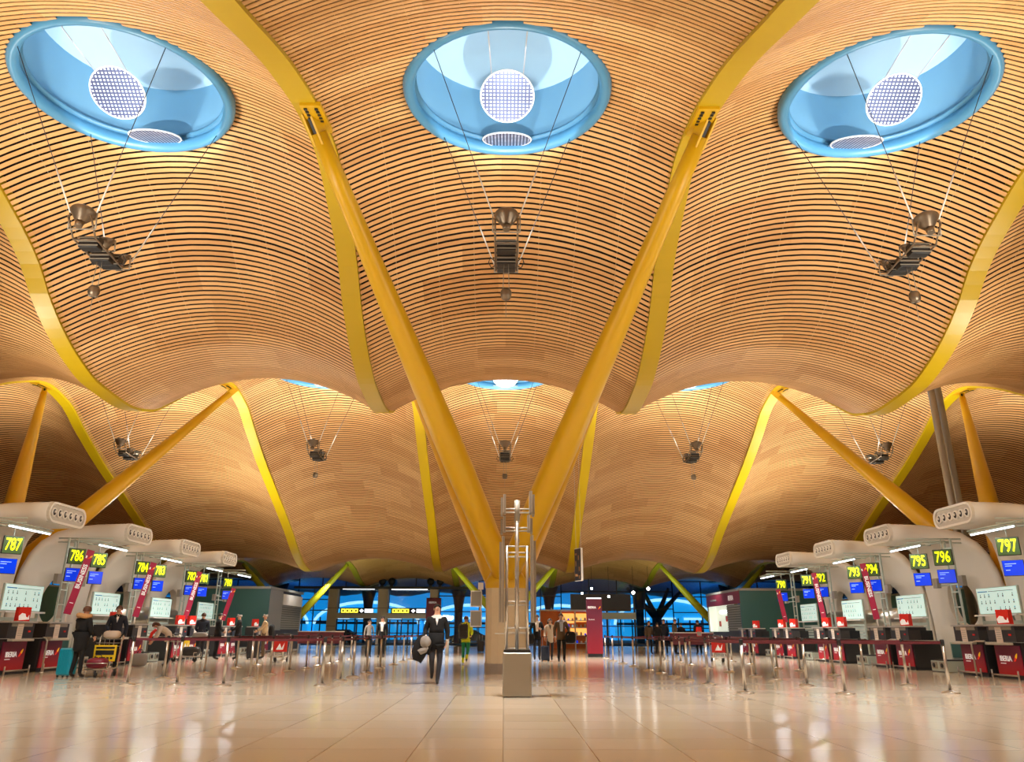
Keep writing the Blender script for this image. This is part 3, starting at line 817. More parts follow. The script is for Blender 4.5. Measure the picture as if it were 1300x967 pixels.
for i, (sx, y, w) in enumerate(((-1, 24.35, 'between the 788 and 787 desks'), (-1, 28.45, 'on the near side of the 786 desk'), (-1, 34.05, 'on the near side of the 784 desk'),
                               (1, 28.75, 'between the 796 and 795 desks'), (1, 23.55, 'between the 798 and 797 desks'), (1, 34.5, 'between the 794 and 793 desks'))):
    lab = f'bent steel tube guard {w}'
    if gfirst: gp.location = (sx*(XD-0.1), y, 0); gp.rotation_euler.z = -sx*PI/2; gp['label'] = lab; gfirst = False
    else: dup(gp, (sx*(XD-0.1), y, 0), lab, -sx*PI/2)

# dark weighing belts between the desks of a pair
def belt_proto():
    t = thing('baggage_conveyor', (0, 0, 0), 'x', 'conveyor', 'weighing belts beside the desks')
    b = MB(); b.box((0, 0.9, 0.18), (0.95, 1.9, 0.30), 'greywhite'); b.build('frame', t)
    b = MB(); b.box((0, 0.9, 0.345), (0.80, 1.86, 0.03), 'rubber'); b.build('belt', t)
    b = MB(); b.box((0, 1.2, 0.62), (0.95, 1.1, 0.5), 'greywhite'); b.box((0, 0.63, 0.62), (0.7, 0.03, 0.40), 'teal'); b.build('hood', t)
    for s in (-1, 1):
        b = MB(); b.box((s*0.24, -0.07, 0.2), (0.3, 0.03, 0.2), 'satin'); b.lathe([(0.001,0.03),(0.06,0.03),(0.07,0.0)], (s*0.24,-0.085,0.2), 'black', 12, Matrix.Rotation(PI/2,3,'X')); b.build('drive_plate', t)
    return t
bp = belt_proto(); bf = True
for sx, ys in ((-1, (27.3, 32.9, 38.5, 44.1)), (1, (26.3, 31.9, 37.5, 43.1))):
    s = 'left' if sx < 0 else 'right'
    for i, y in enumerate(ys):
        lab = f'low grey baggage belt between desk pairs on the {s}, {ordn[i]} from the front'
        if bf: bp.location = (sx*13.6, y, 0); bp.rotation_euler.z = -sx*PI/2; bp['label'] = lab; bf = False
        else: dup(bp, (sx*13.6, y, 0), lab, -sx*PI/2)

# ------------------------------------------------------------------ backlit boards
def board(sx, y, label):
    rz = PI/2 if sx < 0 else -PI/2
    t = thing('notice_board', (sx*16.0, y, 0), label, 'information board', 'backlit boards behind the desks', rz)
    b = MB(); b.rbox((0, 0, 2.14), (2.25, 0.08, 0.84), 0.02, 'greywhite'); b.build('frame', t)
    b = MB(); b.box((0, -0.046, 2.14), (2.18, 0.012, 0.78), 'board'); o = b.build('lit_panel', t)
    b = MB(); b.box((-0.75, -0.055, 2.43), (0.55, 0.006, 0.03), 'board_b'); b.box((0.25, -0.055, 2.43), (1.35, 0.006, 0.02), 'board_i'); b.build('heading', o)
    b = MB(); rnd = random.Random(int(y*10))
    for r in range(3):
        for c in range(8):
            if rnd.random() < 0.22: continue
            x = -0.9+c*0.25+rnd.uniform(-.02, .02); z = 2.30-r*0.20
            b.ball((x, -0.053, z+0.03), (0.028, 0.004, 0.028), 'board_i' if rnd.random() < .8 else 'board_b', 6, 4)
            b.box((x, -0.055, z-0.03), (0.07, 0.005, 0.05), 'board_i')
    b.build('pictograms', o)
    b = MB(); b.box((0, -0.12, 1.69), (2.3, 0.22, 0.05), 'white'); b.build('ledge', t)
    for x in (-1.05, 1.05):
        b = MB(); b.box((x, 0.0, 0.86), (0.07, 0.07, 1.72), 'greywhite'); b.build('leg', t)
    b = MB()
    for k in range(5): b.box((0, -0.02, 0.95+k*0.13), (2.05, 0.03, 0.10), 'greywhite')
    b.build('slatted_panel', t)
for i, y in enumerate((27.6, 33.4, 38.8, 44.6)): board(-1, y, f'pale lit board of baggage pictograms behind the left desks, {ordn[i]} from the front')
for i, y in enumerate((26.6, 32.4, 37.9, 43.4)): board(1, y, f'pale lit board of baggage pictograms behind the right desks, {ordn[i]} from the front')

# red leaflet boxes on the counters
def red_box():
    t = thing('leaflet_box', (0, 0, 0), 'x', 'display box', 'red display boxes on the counters')
    b = MB(); b.box((0, 0, 0.19), (0.34, 0.18, 0.38), 'red'); b.build('box', t)
    b = MB(); b.prism([(-0.14,-0.095,0.03),(-0.16,-0.095,0.14),(-0.08,-0.095,0.22),(0.02,-0.095,0.2),(0.05,-0.095,0.12),(0.10,-0.095,0.10),(0.13,-0.095,0.18),(0.15,-0.095,0.05)], (0, 0.004, 0), 'lettering'); b.build('printed_figure', t)
    return t
rb = red_box(); rf = True
for (sx, y, dz, w) in ((-1, 23.75, 0, 'on the nearest left desk'), (-1, 29.4, 0, 'on the left 786 desk'), (-1, 35.3, 0, 'on the left 784 desk'), (-1, 36.6, 0, 'on the left 783 desk'), (-1, 41.9, 0, 'on the left 781 desk'), (-1, 46.0, 0, 'on the left 780 desk'),
                   (1, 22.6, 0, 'on the nearest right desk'), (1, 28.2, 0, 'on the right 796 desk'), (1, 33.6, 0, 'on the right 794 desk'), (1, 35.2, 0, 'on the right 793 desk'), (1, 39.2, 0, 'on the right 792 desk'), (1, 40.9, 0, 'on the right 791 desk'), (1, 45.1, 0, 'on the right 790 desk')):
    loc = (sx*(XD+0.25), y, 1.3675); lab = f'red box with a white printed figure {w}'; rz = -sx*R(60)
    if rf: rb.location = loc; rb.rotation_euler.z = rz; rb['label'] = lab; rf = False
    else: dup(rb, loc, lab, rz)

# ------------------------------------------------------------------ kiosks
def kiosk(sx, label):
    t = thing('service_kiosk', (0, 0, 0), label, 'kiosk', 'kiosks at the far ends of the desk rows')
    X0 = 14.2 if sx < 0 else 14.35; x1 = 20.2; y0, y1 = 50.2, 58.4
    b = MB(); b.box((sx*(X0+x1)/2, y0+0.06, 1.8), (x1-X0, 0.12, 3.6), 'teal'); b.build('end_wall', t)
    b = MB(); b.box((sx*(X0+x1)/2, (y0+y1)/2, 3.62), (x1-X0+0.1, y1-y0+0.1, 0.14), 'grey'); b.build('roof', t)
    b = MB(); b.box((sx*(X0+0.1), (y0+y1)/2, 0.6), (0.16, y1-y0-0.2, 1.2), 'grey_d'); b.build('counter_wall', t)
    b = MB(); b.box((sx*x1, (y0+y1)/2, 1.45), (0.12, y1-y0, 2.9), 'grey'); b.box((sx*(X0+x1)/2, y1-0.05, 1.45), (x1-X0, 0.12, 2.9), 'grey'); b.build('rear_wall', t)
    if sx < 0:
        b = MB(); b.box((-(X0+0.08), y0+1.6, 2.38), (0.14, 3.0, 2.4), 'grey'); b.build('side_panel', t)
        b = MB(); b.box((-(X0-0.01), y0+5.6, 3.05), (0.06, 4.9, 0.66), 'white'); b.build('fascia', t)
        b = MB()
        b.box((-(X0+0.10), y0+5.6, 2.4), (0.04, 5.0, 2.4), 'grey_d')
        for k in range(11): b.box((-(X0+0.05), y0+5.6, 1.3+k*0.135), (0.06, 4.9, 0.10), 'shutter')
        b.build('roller_shutter', t)
    else:
        b = MB(); b.box(((X0+0.0), (y0+y1)/2, 3.18), (0.08, y1-y0, 0.74), 'maroon'); o = b.build('fascia', t)
        text('IBERIA', 0.42, o, (X0-0.05, y0+1.9, 3.18), (PI/2, 0, -PI/2), 'lettering', bold=0.004)
        b = MB(); b.box((X0-0.045, y0+6.3, 3.18), (0.006, 1.6, 0.1), 'grey'); b.build('small_print', o)
        b = MB()
        b.box(((X0+0.10), y0+1.75, 2.0), (0.04, 3.2, 1.6), 'grey_d')
        for k in range(11): b.box(((X0+0.05), y0+1.75, 1.3+k*0.14), (0.06, 3.1, 0.10), 'shutter')
        b.build('roller_shutter', t)
        b = MB(); b.box(((X0+0.55), y0+5.7, 2.0), (0.05, 4.6, 1.8), 'lit_room'); b.box(((X0+0.30), y0+8.0, 2.0), (0.5, 0.05, 1.8), 'lit_room'); b.build('lit_back_wall', t)
        b = MB(); b.box(((X0+0.48), y0+5.5, 2.45), (0.06, 2.6, 0.16), 'wsign'); b.build('strip_lamp', t)
        for (yy, zz) in ((5.2, 2.0), (7.0, 1.7)):
            b = MB(); b.box(((X0+0.50), y0+yy, zz), (0.05, 0.4, 0.35), 'red'); b.build('poster', t)
kiosk(-1, 'grey kiosk with teal end wall and closed shutter at the far left desks')
kiosk(1, 'kiosk with maroon fascia and lit window at the far right desks')
# second teal screen wall at left behind the desks, steel ducts behind
for sx in (-1, 1):
    s = 'left' if sx < 0 else 'right'
    t = thing('conveyor_housing', (sx*17.1, 43.6, 0), f'long rounded steel conveyor housing behind the {s} desks', 'conveyor housing')
    b = MB(); b.tube([(0, -8.6, 1.75), (0, -0.5, 1.75)], 0.42, 'steel', 20); b.build('duct', t)
    for k in range(5):
        b = MB(); b.box((0, -8.2+k*1.85, 0.62), (0.5, 0.14, 1.25), 'satin'); b.build('support', t)
# dark lattice and rear partition seen through the gaps
for sx in (-1, 1):
    s = 'left' if sx < 0 else 'right'
    t = thing('rear_partition', (sx*20.6, 34, 0), f'dark teal partition wall behind the {s} row of shells', 'partition')
    b = MB(); b.box((0, 0, 1.5), (0.12, 34, 3.0), 'teal'); b.build('panel', t)
    b = MB(); b.box((0, 0, 3.04), (0.18, 34, 0.08), 'grey'); b.build('top_rail', t)

# ------------------------------------------------------------------ twin grey pipes
for x, y, w in ((19.25, 34.0, 'left'), (19.68, 34.2, 'right')):
    b = MB(); zt = 12.6; b.tube([(x, y, 0), (x, y, zt)], 0.15, 'satin', 16)
    o = b.build('downpipe'); tag(o, f'tall grey vertical pipe behind the right shells, {w} one of the pair', 'pipe', 'pair of grey pipes')

# ------------------------------------------------------------------ central totem (directory rack on a steel box) and pier monitors
t = thing('directory_totem', (0.25, 16.0, 0), 'steel directory rack with edge-on panels standing on a grey metal box', 'sign totem')
b = MB(); b.rbox((0, 0, 0.39), (0.54, 0.54, 0.76), 0.03, 'satin'); b.box((0, 0, 0.79), (0.50, 0.5, 0.035), 'black'); b.build('base_box', t)
for sx in (-1, 0, 1):
    w = {0: 0.07, -1: 0.05, 1: 0.05}[sx]
    b = MB(); b.tube([(sx*0.20, 0, 0.8), (sx*0.20, 0, 3.45 if sx == 0 else 2.72)], w*0.55, 'steel', 8)
    if sx == 0: b.tube([(0, 0, 3.2), (0, 0, 3.62)], 0.055, 'satin', 8)
    b.build('upright', t)
b = MB()
for z in (0.83, 1.12, 1.20, 1.62, 1.68, 2.52, 2.60, 2.72, 3.02, 3.08, 3.38, 3.45): b.tube([(-0.24, 0, z), (0.24, 0, z)], 0.017, 'steel_l', 6)
b.tube([(-0.42,0,1.10),(0.24,0,1.10)], 0.012, 'steel_l', 6)
b.build('crossbars', t)
b = MB()
for z in (1.2, 1.9, 2.5, 2.85): b.prism([(-0.05,-0.03,z),(0.05,-0.03,z-0.06),(0.05,-0.03,z+0.0),(-0.05,-0.03,z+0.06)], (0,0.06,0), 'satin')
b.build('clamps', t)
def panel(cx, z0, z1, wd, name='sign_panel'):
    b = MB()
    b.box((cx, 0.0, (z0+z1)/2), (0.05, wd, z1-z0), 'satin'); b.box((cx+(0.055 if cx > 0 else -0.055), 0.02, (z0+z1)/2-0.05), (0.045, wd*0.9, (z1-z0)*0.93), 'satin')
    b.box((cx+(0.022 if cx > 0 else -0.022), -wd/2-0.002, (z0+z1)/2), (0.012, 0.02, z1-z0), 'steel_l')
    b.build(name, t)
panel(-0.27, 1.30, 2.90, 0.30); panel(0.29, 1.30, 2.92, 0.36)
panel(-0.25, 3.0, 3.30, 0.24); panel(0.23, 3.0, 3.32, 0.26)
panel(-0.25, 3.36, 3.72, 0.34); panel(0.27, 3.36, 3.78, 0.44)

t = thing('monitor_stack', (-0.80, 24.75, 0), 'two grey-backed monitors stacked on the left flank of the central pier', 'monitors')
for z in (2.06, 1.50):
    b = MB(); b.box((-0.03, 0, z), (0.34, 0.08, 0.46), 'white'); b.box((-0.03, -0.045, z), (0.29, 0.02, 0.40), 'grey'); b.build('monitor', t)
b = MB(); b.tube([(0.1, 0.03, 1.3), (0.1, 0.03, 2.45)], 0.03, 'white', 8); b.box((0.10, -0.02, 2.42), (0.16, 0.12, 0.2), 'white'); b.build('bracket', t)

# hanging sign on the right
t = thing('hanging_sign', (3.66, 40, 4.25), 'tall narrow hanging sign with dark patterned face right of the pier', 'sign', rz=R(-72))
b = MB(); b.box((0, 0, 0), (0.80, 0.10, 1.55), 'white'); b.build('case', t)
b = MB(); b.box((0, -0.055, 0), (0.76, 0.012, 1.5), 'black')
for k, (x, z, w, h) in enumerate(((-0.2, 0.5, 0.2, 0.1), (0.12, 0.32, 0.12, 0.22), (-0.22, 0.05, 0.1, 0.26), (0.2, -0.22, 0.12, 0.2), (-0.15, -0.5, 0.3, 0.12), (0.2, -0.6, 0.1, 0.16))): b.box((x, -0.064, z), (w, 0.006, h), 'sign_ochre')
b.build('face', t)
b = MB()
for x in (-0.3, 0.3): b.tube([(x, 0, 0.77), (x, 0, 7.2)], 0.008, 'cable', 5)
b.build('suspension_cable', t)

# ------------------------------------------------------------------ maroon totem, orange shop, globe lamps
t = thing('branded_totem', (4.47, 41.2, 0), 'tall maroon information totem with white lettering right of the pier', 'totem')
b = MB(); b.box((0, 0, 1.42), (0.76, 0.22, 2.54), 'totem_print'); b.build('body', t)
b = MB(); b.box((0, 0, 0.08), (0.72, 0.2, 0.16), 'black'); b.build('foot', t)
b = MB(); b.box((0, 0, 2.72), (0.72, 0.2, 0.05), 'wsign'); b.build('top_light', t)
text('IBERIA', 0.15, t, (-0.12, -0.116, 2.28), (PI/2, 0, 0), bold=0.003)
b = MB(); swoosh(b, (0.18, -0.12, 2.2), 0.14); b.build('logo', t)
text('Business', 0.09, t, (-0.14, -0.116, 1.72), (PI/2, 0, 0))

t = thing('shop_display', (4.5, 62, 0), 'brightly lit orange shop display with shelves beyond the passengers', 'shop display')
b = MB(); b.box((0, 0.5, 1.3), (3.6, 0.1, 2.6), 'orange'); b.box((0, 0.2, 2.66), (3.7, 0.7, 0.1), 'pale'); b.build('back_wall', t)
b = MB(); b.box((-1.15, 0.1, 1.5), (1.3, 0.12, 2.2), 'orange'); b.build('side_panel', t)
for x, z, w, h in ((0.3, 2.1, 0.9, 0.7), (1.3, 2.15, 0.9, 0.6), (1.1, 1.15, 1.3, 0.5)):
    b = MB(); b.box((x, 0.42, z), (w, 0.06, h), 'shopglow'); b.build('lit_panel', t)
for z in (0.35, 0.9, 1.45, 1.95):
    b = MB(); b.box((0.8, 0.25, z), (2.1, 0.42, 0.05), 'white'); b.build('shelf', t)
for x in (-1.8, -0.25, 0.8, 1.8):
    b = MB(); b.box((x, 0.1, 1.3), (0.07, 0.5, 2.6), 'pale'); b.build('upright', t)
rnd = random.Random(3)
pb = None
for z in (0.375, 0.925, 1.475, 1.975):
    for k in range(6):
        x = 4.5+0.0+k*0.31; col = ['screen', 'whitec', 'board', 'creamc'][rnd.randrange(4)]
        b = MB(); h = rnd.uniform(0.12, 0.26); b.lathe([(0.001,0),(0.07,0),(0.07,h*0.7),(0.03,h*0.85),(0.03,h),(0.001,h)], (0,0,0), col, 8)
        o = b.build('bottle'); o.location = (x, 62.2, z)
        tag(o, 'small bottle on the shelves of the orange shop', 'bottle', 'goods on the shelves of the orange shop')

for i, (x, z, w) in enumerate(((6.38, 4.12, 'above the maroon totem'), (5.68, 3.79, 'just left of the maroon totem'), (7.62, 3.57, 'low down right of the maroon totem'), (9.41, 3.85, 'before the dark tree-like column'), (10.52, 4.13, 'brightest, at the lime column'))):
    t = thing('globe_lamp', (x, 60, z), f'small bright hanging lamp {w}', 'lamp', 'hanging lamps before the glass front')
    b = MB(); b.ball((0, 0, 0), 0.085 if i < 3 else 0.115, 'lamp', 12, 8); b.build('bulb', t)
    b = MB(); b.tube([(0, 0, 0.1), (0, 0, B(60)+0.3-z)], 0.01, 'cable_dark', 5); b.build('cord', t)

# ------------------------------------------------------------------ glass front
YF = 79.0
SF = 1.09
wn = 0
def window(x0, x1, z0, z1, nx, nz, frame='grey_d', fw=0.09):
    global wn; wn += 1
    x0, x1 = x0*SF, x1*SF
    t = bpy.data.objects.new(f'window_{wn}', None); C.objects.link(t); t.location = ((x0+x1)/2, YF, 0); struct(t)
    b = MB(); w = x1-x0; h = z1-z0
    for i in range(nx+1): b.box((-w/2+w*i/nx, 0, (z0+z1)/2), (fw, 0.12, h), frame)
    for i in range(nz+1): b.box((0, 0, z0+h*i/nz), (w, 0.10, fw), frame)
    b.build('window_frame', t)
    b = MB(); b.box((0, 0.0, (z0+z1)/2), (w, 0.02, h), 'glass'); b.build('pane', t)
zt = 5.75
window(-45, -18, 0.1, zt, 10, 4)
window(-18, -15.2, 0.1, 4.95, 2, 5)
window(-14.4, -10.9, 3.2, 4.9, 1, 1); window(-10.05, -6.42, 3.2, 4.9, 1, 1)
window(-5.7, -0.4, 0.1, zt, 3, 4); window(-0.4, 5.0, 0.1, zt, 3, 4); window(5.0, 14.8, 0.1, zt+0.6, 4, 4); window(14.8, 45, 0.1, zt, 12, 4)
window(-18, -5.7, 5.1, zt+0.6, 6, 1)
for (x0, x1, n) in ((-14.4*SF, -10.9*SF, 1), (-10.05*SF, -6.42*SF, 2)):
    t = bpy.data.objects.new(f'door_{n}', None); C.objects.link(t); t.location = ((x0+x1)/2, YF-0.6, 0); struct(t)
    w = x1-x0
    for k in range(4):
        b = MB(); cx = -w/2+w*(k+.5)/4; ww = w/4
        for s in (-1, 1): b.box((cx+s*(ww/2-0.04), 0, 1.1), (0.07, 0.06, 2.15), 'grey_d')
        for z in (0.06, 1.0, 2.15): b.box((cx, 0, z), (ww, 0.06, 0.09), 'grey_d')
        o = b.build('door_leaf', t)
        b = MB(); b.box((cx, 0, 1.1), (ww-0.1, 0.02, 2.05), 'glass'); b.build('pane', o)
    b = MB(); b.box((0, 0, 2.52), (w, 0.5, 0.5), 'pillar'); b.build('door_header', t)
    s_ = thing('exit_direction_sign', ((x0+x1)/2, YF-1.0, 2.95), f'lit yellow and white direction sign over the {"left" if n == 1 else "right"} glass portal', 'sign', 'direction signs over the portals')
    b = MB(); b.box((0, 0, 0), (w*0.82, 0.14, 0.42), 'black'); b.build('case', s_)
    for k in range(4):
        b = MB(); b.box((-w*0.33+k*0.40, -0.08, 0), (0.36, 0.02, 0.34), 'ysign'); b.box((-w*0.33+k*0.40, -0.092, 0), (0.14, 0.006, 0.2), 'black'); b.build('yellow_tile', s_)
    b = MB(); b.prism([(w*0.12-0.2, -0.08, 0), (w*0.12, -0.08, 0.17), (w*0.12+0.2, -0.08, 0), (w*0.12, -0.08, -0.17)], (0, 0.02, 0), 'wsign'); b.build('white_diamond', s_)
    b = MB(); b.rbox((w*0.30, -0.08, 0), (0.8, 0.02, 0.32), 0.009, 'wsign'); b.build('white_tile', s_)
for i, (x0, x1) in enumerate(((-15.2, -14.4), (-10.9, -10.05), (-6.42, -5.7))):
    x0, x1 = x0*SF, x1*SF
    b = MB(); b.box(((x0+x1)/2, YF-0.5, 2.45), (x1-x0, 0.9, 4.9), 'pillar')
    for z in (1.6, 3.2): b.box(((x0+x1)/2, YF-0.96, z), (x1-x0, 0.02, 0.03), 'grey_d')
    tag(b.build('portal_pillar'), f'tall square beige pillar of the glass portals, {["left","middle","right"][i]} one of three', 'pillar', 'portal pillars')
b = MB(); b.box((-10.5*SF, YF-0.5, 5.02), (15.4*SF, 1.2, 0.22), 'grey_d'); struct(b.build('trim_1'))
t = thing('strip_light', (-8.2*SF, YF-1.0, 4.88), 'long thin strip light under the beam of the right portal', 'light fixture')
b = MB(); b.box((0, 0, 0), (3.4, 0.06, 0.08), 'wsign'); b.build('tube', t)
t = thing('strip_light', (-12.6*SF, YF-1.0, 4.89), 'long thin strip light under the beam of the left portal', 'light fixture')
b = MB(); b.box((0, 0, 0), (3.0, 0.06, 0.06), 'wsign'); b.build('tube', t)
for i, (x, z) in enumerate(((-11.6, 5.13), (-10.7, 5.13), (-7.0, 5.13), (-6.1, 5.13))):
    t = thing('air_fan', (x, YF-0.6, z), ['round dark fan on the portal beam above the middle pillar, left one', 'round dark fan on the portal beam above the middle pillar, right one', 'round dark fan on the portal beam above the right pillar, left one', 'round dark fan on the portal beam above the right pillar, right one'][i], 'fan', 'dark fans on the portal beam')
    b = MB(); b.lathe([(0.001,-0.2),(0.3,-0.2),(0.36,0),(0.3,0.2),(0.001,0.2)], (0,0,0.48), 'black', 16, Matrix.Rotation(PI/2,3,'X')); b.build('drum', t)
    b = MB(); b.box((0,0,0.07), (0.3,0.3,0.14), 'black'); b.build('foot', t)
t = thing('wall_banner', (-6.6, YF-1.05, 3.15), 'maroon banner on the right portal pillar behind the walking man', 'banner')
b = MB(); b.box((0, 0, 0), (1.4, 0.05, 1.95), 'maroon'); b.build('cloth', t)
text('IBERIA', 0.26, t, (-0.1, -0.03, 0.55), (PI/2, 0, 0))
# dark screen over a light strip, right of the shop
t = thing('dark_billboard', (8.0, 66, 0), 'large dark panel above a pale band beyond the maroon totem', 'panel')
b = MB(); b.box((-0.3, 0, 3.35), (4.8, 0.2, 1.3), 'black2'); b.build('panel', t)
b = MB(); b.box((1.0, -0.15, 2.35), (2.9, 0.2, 0.5), 'greywhite'); b.build('band', t)
for x in (-2.6, 0.2, 2.4): 
    b = MB(); b.box((x, 0.15, 2.0), (0.14, 0.14, 4.0), 'grey_d'); b.build('post', t)

# low maroon barriers with a pale top rail
def low_barrier(cx, cy, w, label):
    t = thing('low_barrier', (cx, cy, 0), label, 'barrier', 'low maroon barriers')
    b = MB(); b.box((0, 0, 0.80), (w, 0.05, 0.60), 'maroon_b'); b.build('panel', t)
    b = MB(); b.box((0, 0, 1.12), (w+0.05, 0.09, 0.05), 'steel_l'); b.build('top_rail', t)
    for x in (-w/2+0.1, w/2-0.1): 
        b = MB(); b.box((x, 0, 0.25), (0.05, 0.4, 0.5), 'steel'); b.build('leg', t)
low_barrier(-10.0, 46, 2.5, 'low maroon barrier panel with pale top rail on the left, before the portals')
low_barrier(10.3, 46, 2.4, 'low maroon barrier panel with pale top rail on the right, before the kiosk')

# ------------------------------------------------------------------ outside
b = MB(); b.box((0, 130, -0.15), (240, 115, 0.1), 'asphalt'); struct(b.build('road'))
# canopy continuing over the forecourt, its underside in night blue
ys = [84.5+i*0.9 for i in range(42)]
g = MB()
vs = []; fs = []; nx = 60
for yy in ys:
    for i in range(nx+1):
        x = -54+108*i/nx; u = ((x+4.5) % 9)-4.5
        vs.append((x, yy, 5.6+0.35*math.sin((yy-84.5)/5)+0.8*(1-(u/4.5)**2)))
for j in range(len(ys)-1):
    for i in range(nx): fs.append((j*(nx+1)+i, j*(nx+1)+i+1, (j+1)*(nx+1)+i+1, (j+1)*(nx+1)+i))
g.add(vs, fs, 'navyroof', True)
# closed above so that it has depth
g.box((0, 103, 7.6), (108, 37, 0.2), 'roof')
tag(g.build('forecourt_canopy'), 'dark blue canopy over the forecourt outside the glass front', 'canopy')
for i, x in enumerate((-31.5, -22.5, -13.5, -4.5, 4.5, 13.5, 22.5, 31.5)):
    t = thing('canopy_column', (x, 82.5, 0), f'dark blue canopy column outside the glass, number {i+1} counted from the left end', 'column', 'canopy columns outside')
    t['label'] = f'dark blue canopy column outside the glass, {["far left","left of the left kiosk","behind the left window","just left of the central pier","just right of the central pier","beside the brightest hanging lamp","behind the right kiosk","far right"][i]}'
    b = MB(); b.tube([(0, 0, 0), (0, 0, 3.2)], 0.4, 'navyroof', 12); b.build('shaft', t)
    b = MB(); b.tube([(0, 0, 3.2), (0, 0, 4.2), (0, 0, B(82.5)+0.2)], [0.4, 0.55, 1.0], 'navyroof', 12); b.build('head', t)
# tree-like dark support on the right
t = thing('tree_support', (15.9, 86.5, 0), 'dark tree-shaped support with spreading arms outside on the right', 'column')
b = MB(); b.tube([(0,0,0),(0,0,2.6)], 0.5, 'navyroof', 12); b.build('trunk', t)
for (dx) in (-3.0, -1.4, 1.4, 3.0):
    b = MB(); b.tube([(0,0,2.5),(dx*0.35,0,3.6),(dx,0,5.5)], [0.42,0.26,0.16], 'navyroof', 10); b.build('arm', t)
# the lit car park opposite: arched roofs over a blue wall
for i, (x0, x1, h) in enumerate(((-46, -30, 5.6), (-29, -13, 5.4), (-12, 1, 5.0), (2, 15, 5.0), (17, 33, 5.9), (34, 50, 5.6))):
    t = thing('arched_building', ((x0+x1)/2, 128, 0), ['arched floodlit building outside, far left', 'arched floodlit building outside behind the left portal', 'arched floodlit building outside left of the central pier', 'arched floodlit building outside right of the central pier', 'arched floodlit building outside beyond the right barriers', 'arched floodlit building outside, far right'][i], 'building', 'floodlit buildings across the road')
    hw = (x1-x0)/2; n = 16
    arc = [(hw*math.cos(PI*k/n), 0, 2.2+(h-2.2)*math.sin(PI*k/n)) for k in range(n+1)]
    b = MB(); b.prism([(hw, 0, 0)] + arc + [(-hw, 0, 0)], (0, 6, 0), 'bluelit'); b.build('wall', t)
    b = MB(); b.tube([(p[0], -0.2, p[2]) for p in arc], 0.22, 'whitelit', 8); b.build('lit_arch', t)
    b = MB()
    for k in range(9): b.box((-hw+2*hw*(k+.5)/9, -0.1, 1.6), (0.18, 0.2, 3.2), 'navyroof')
    b.box((0, -0.12, 2.35), (2*hw, 0.2, 0.35), 'navyroof'); b.build('mullion', t)
    for k in range(3):
        b = MB(); b.box((-hw*0.5+k*hw*0.5, -0.25, 3.1), (hw*0.34, 0.1, 0.35), 'whitelit'); b.build('light_band', t)
def car(x, y, label, rz=0):
    t = thing('car', (x, y, -0.1), label, 'car', 'cars on the forecourt', rz)
    b = MB()
    prof = [(-2.1,0.35),(-2.1,0.75),(-1.3,0.92),(-0.7,1.4),(0.8,1.42),(1.6,0.95),(2.1,0.85),(2.15,0.35)]
    b.prism([(p[0], -0.85, p[1]) for p in prof], (0, 1.7, 0), 'car'); b.build('body', t)
    b = MB(); b.prism([(-1.15,-0.86,0.95),(-0.65,-0.86,1.32),(0.75,-0.86,1.34),(1.3,-0.86,0.97)], (0, 1.72, 0), 'teal_g'); b.build('windows', t)
    for sx in (-1.3, 1.3):
        for sy in (-0.8, 0.8):
            b = MB(); b.lathe([(0.001,-0.1),(0.33,-0.1),(0.33,0.1),(0.001,0.1)], (sx, sy, 0.33), 'rubber', 16, Matrix.Rotation(PI/2,3,'X')); b.build('wheel', t)
car(-3.8, 88, 'dark car parked outside behind the worker in yellow')
car(18.2, 84, 'dark car parked outside beyond the right barriers')
car(-16.4, 84, 'dark car parked outside the left window')
# ------------------------------------------------------------------ queue barriers
def stanchion():
    t = thing('barrier_post', (0, 0, 0), 'x', 'barrier post', 'queue barrier posts')
    b = MB(); b.lathe([(0.001,0.0),(0.175,0.0),(0.18,0.012),(0.15,0.028),(0.06,0.045),(0.035,0.06)], (0,0,0), 'steel', 24); b.build('base', t)
    b = MB(); b.tube([(0,0,0.05),(0,0,0.93)], 0.031, 'steel', 12); b.build('pole', t)
    b = MB(); b.lathe([(0.034,0.90),(0.040,0.905),(0.040,1.0),(0.032,1.012),(0.001,1.015)], (0,0,0), 'black', 12); b.build('head', t)
    return t
LANES = {
 'L1': [(-4.0,18.9),(-3.95,20.7),(-3.95,22.4),(-3.95,24.6),(-4.0,27.6),(-4.0,30.9),(-4.0,33.8),(-4.0,36.5),(-4.1,39.9)],
 'L2': [(-6.1,18.7),(-6.4,21.6),(-6.4,23.4),(-6.4,25.5),(-6.4,27.6),(-6.4,29.5),(-6.4,31.4),(-6.5,33.5),(-6.6,36.6)],
 'L3': [(-8.4,19.2),(-8.5,21.4),(-8.4,24.0),(-8.6,27.4),(-8.7,30.0),(-8.9,34.2),(-8.7,39.4)],
 'LX': [(-7.3,19.2)],
 'R1': [(4.8,17.0),(4.7,19.6),(4.6,21.3),(4.6,23.0),(4.6,24.8),(4.6,26.9),(4.6,30.0),(4.6,32.7),(4.6,35.6),(4.7,39.0),(4.6,46.9)],
 'R2': [(6.75,16.9),(6.9,19.4),(6.9,21.7),(6.9,23.3),(6.9,26.0),(6.8,28.3),(6.9,31.2),(7.0,33.5),(6.8,35.7)],
 'R3': [(9.0,17.2),(9.3,19.6),(9.3,21.9),(9.4,24.2),(9.4,26.9),(9.2,28.5),(9.4,32.2),(9.5,35.2),(9.5,38.2)]}
nth = ['nearest','second','third','fourth','fifth','sixth','seventh','eighth','ninth','tenth','eleventh']
lane_name = {'L1': 'left queue, lane next to the middle', 'L2': 'left queue, central lane', 'L3': 'left queue, lane next to the desks', 'LX': '', 'R1': 'right queue, lane next to the middle', 'R2': 'right queue, central lane', 'R3': 'right queue, lane next to the desks'}
sp0 = stanchion(); posts = {}; fp = True
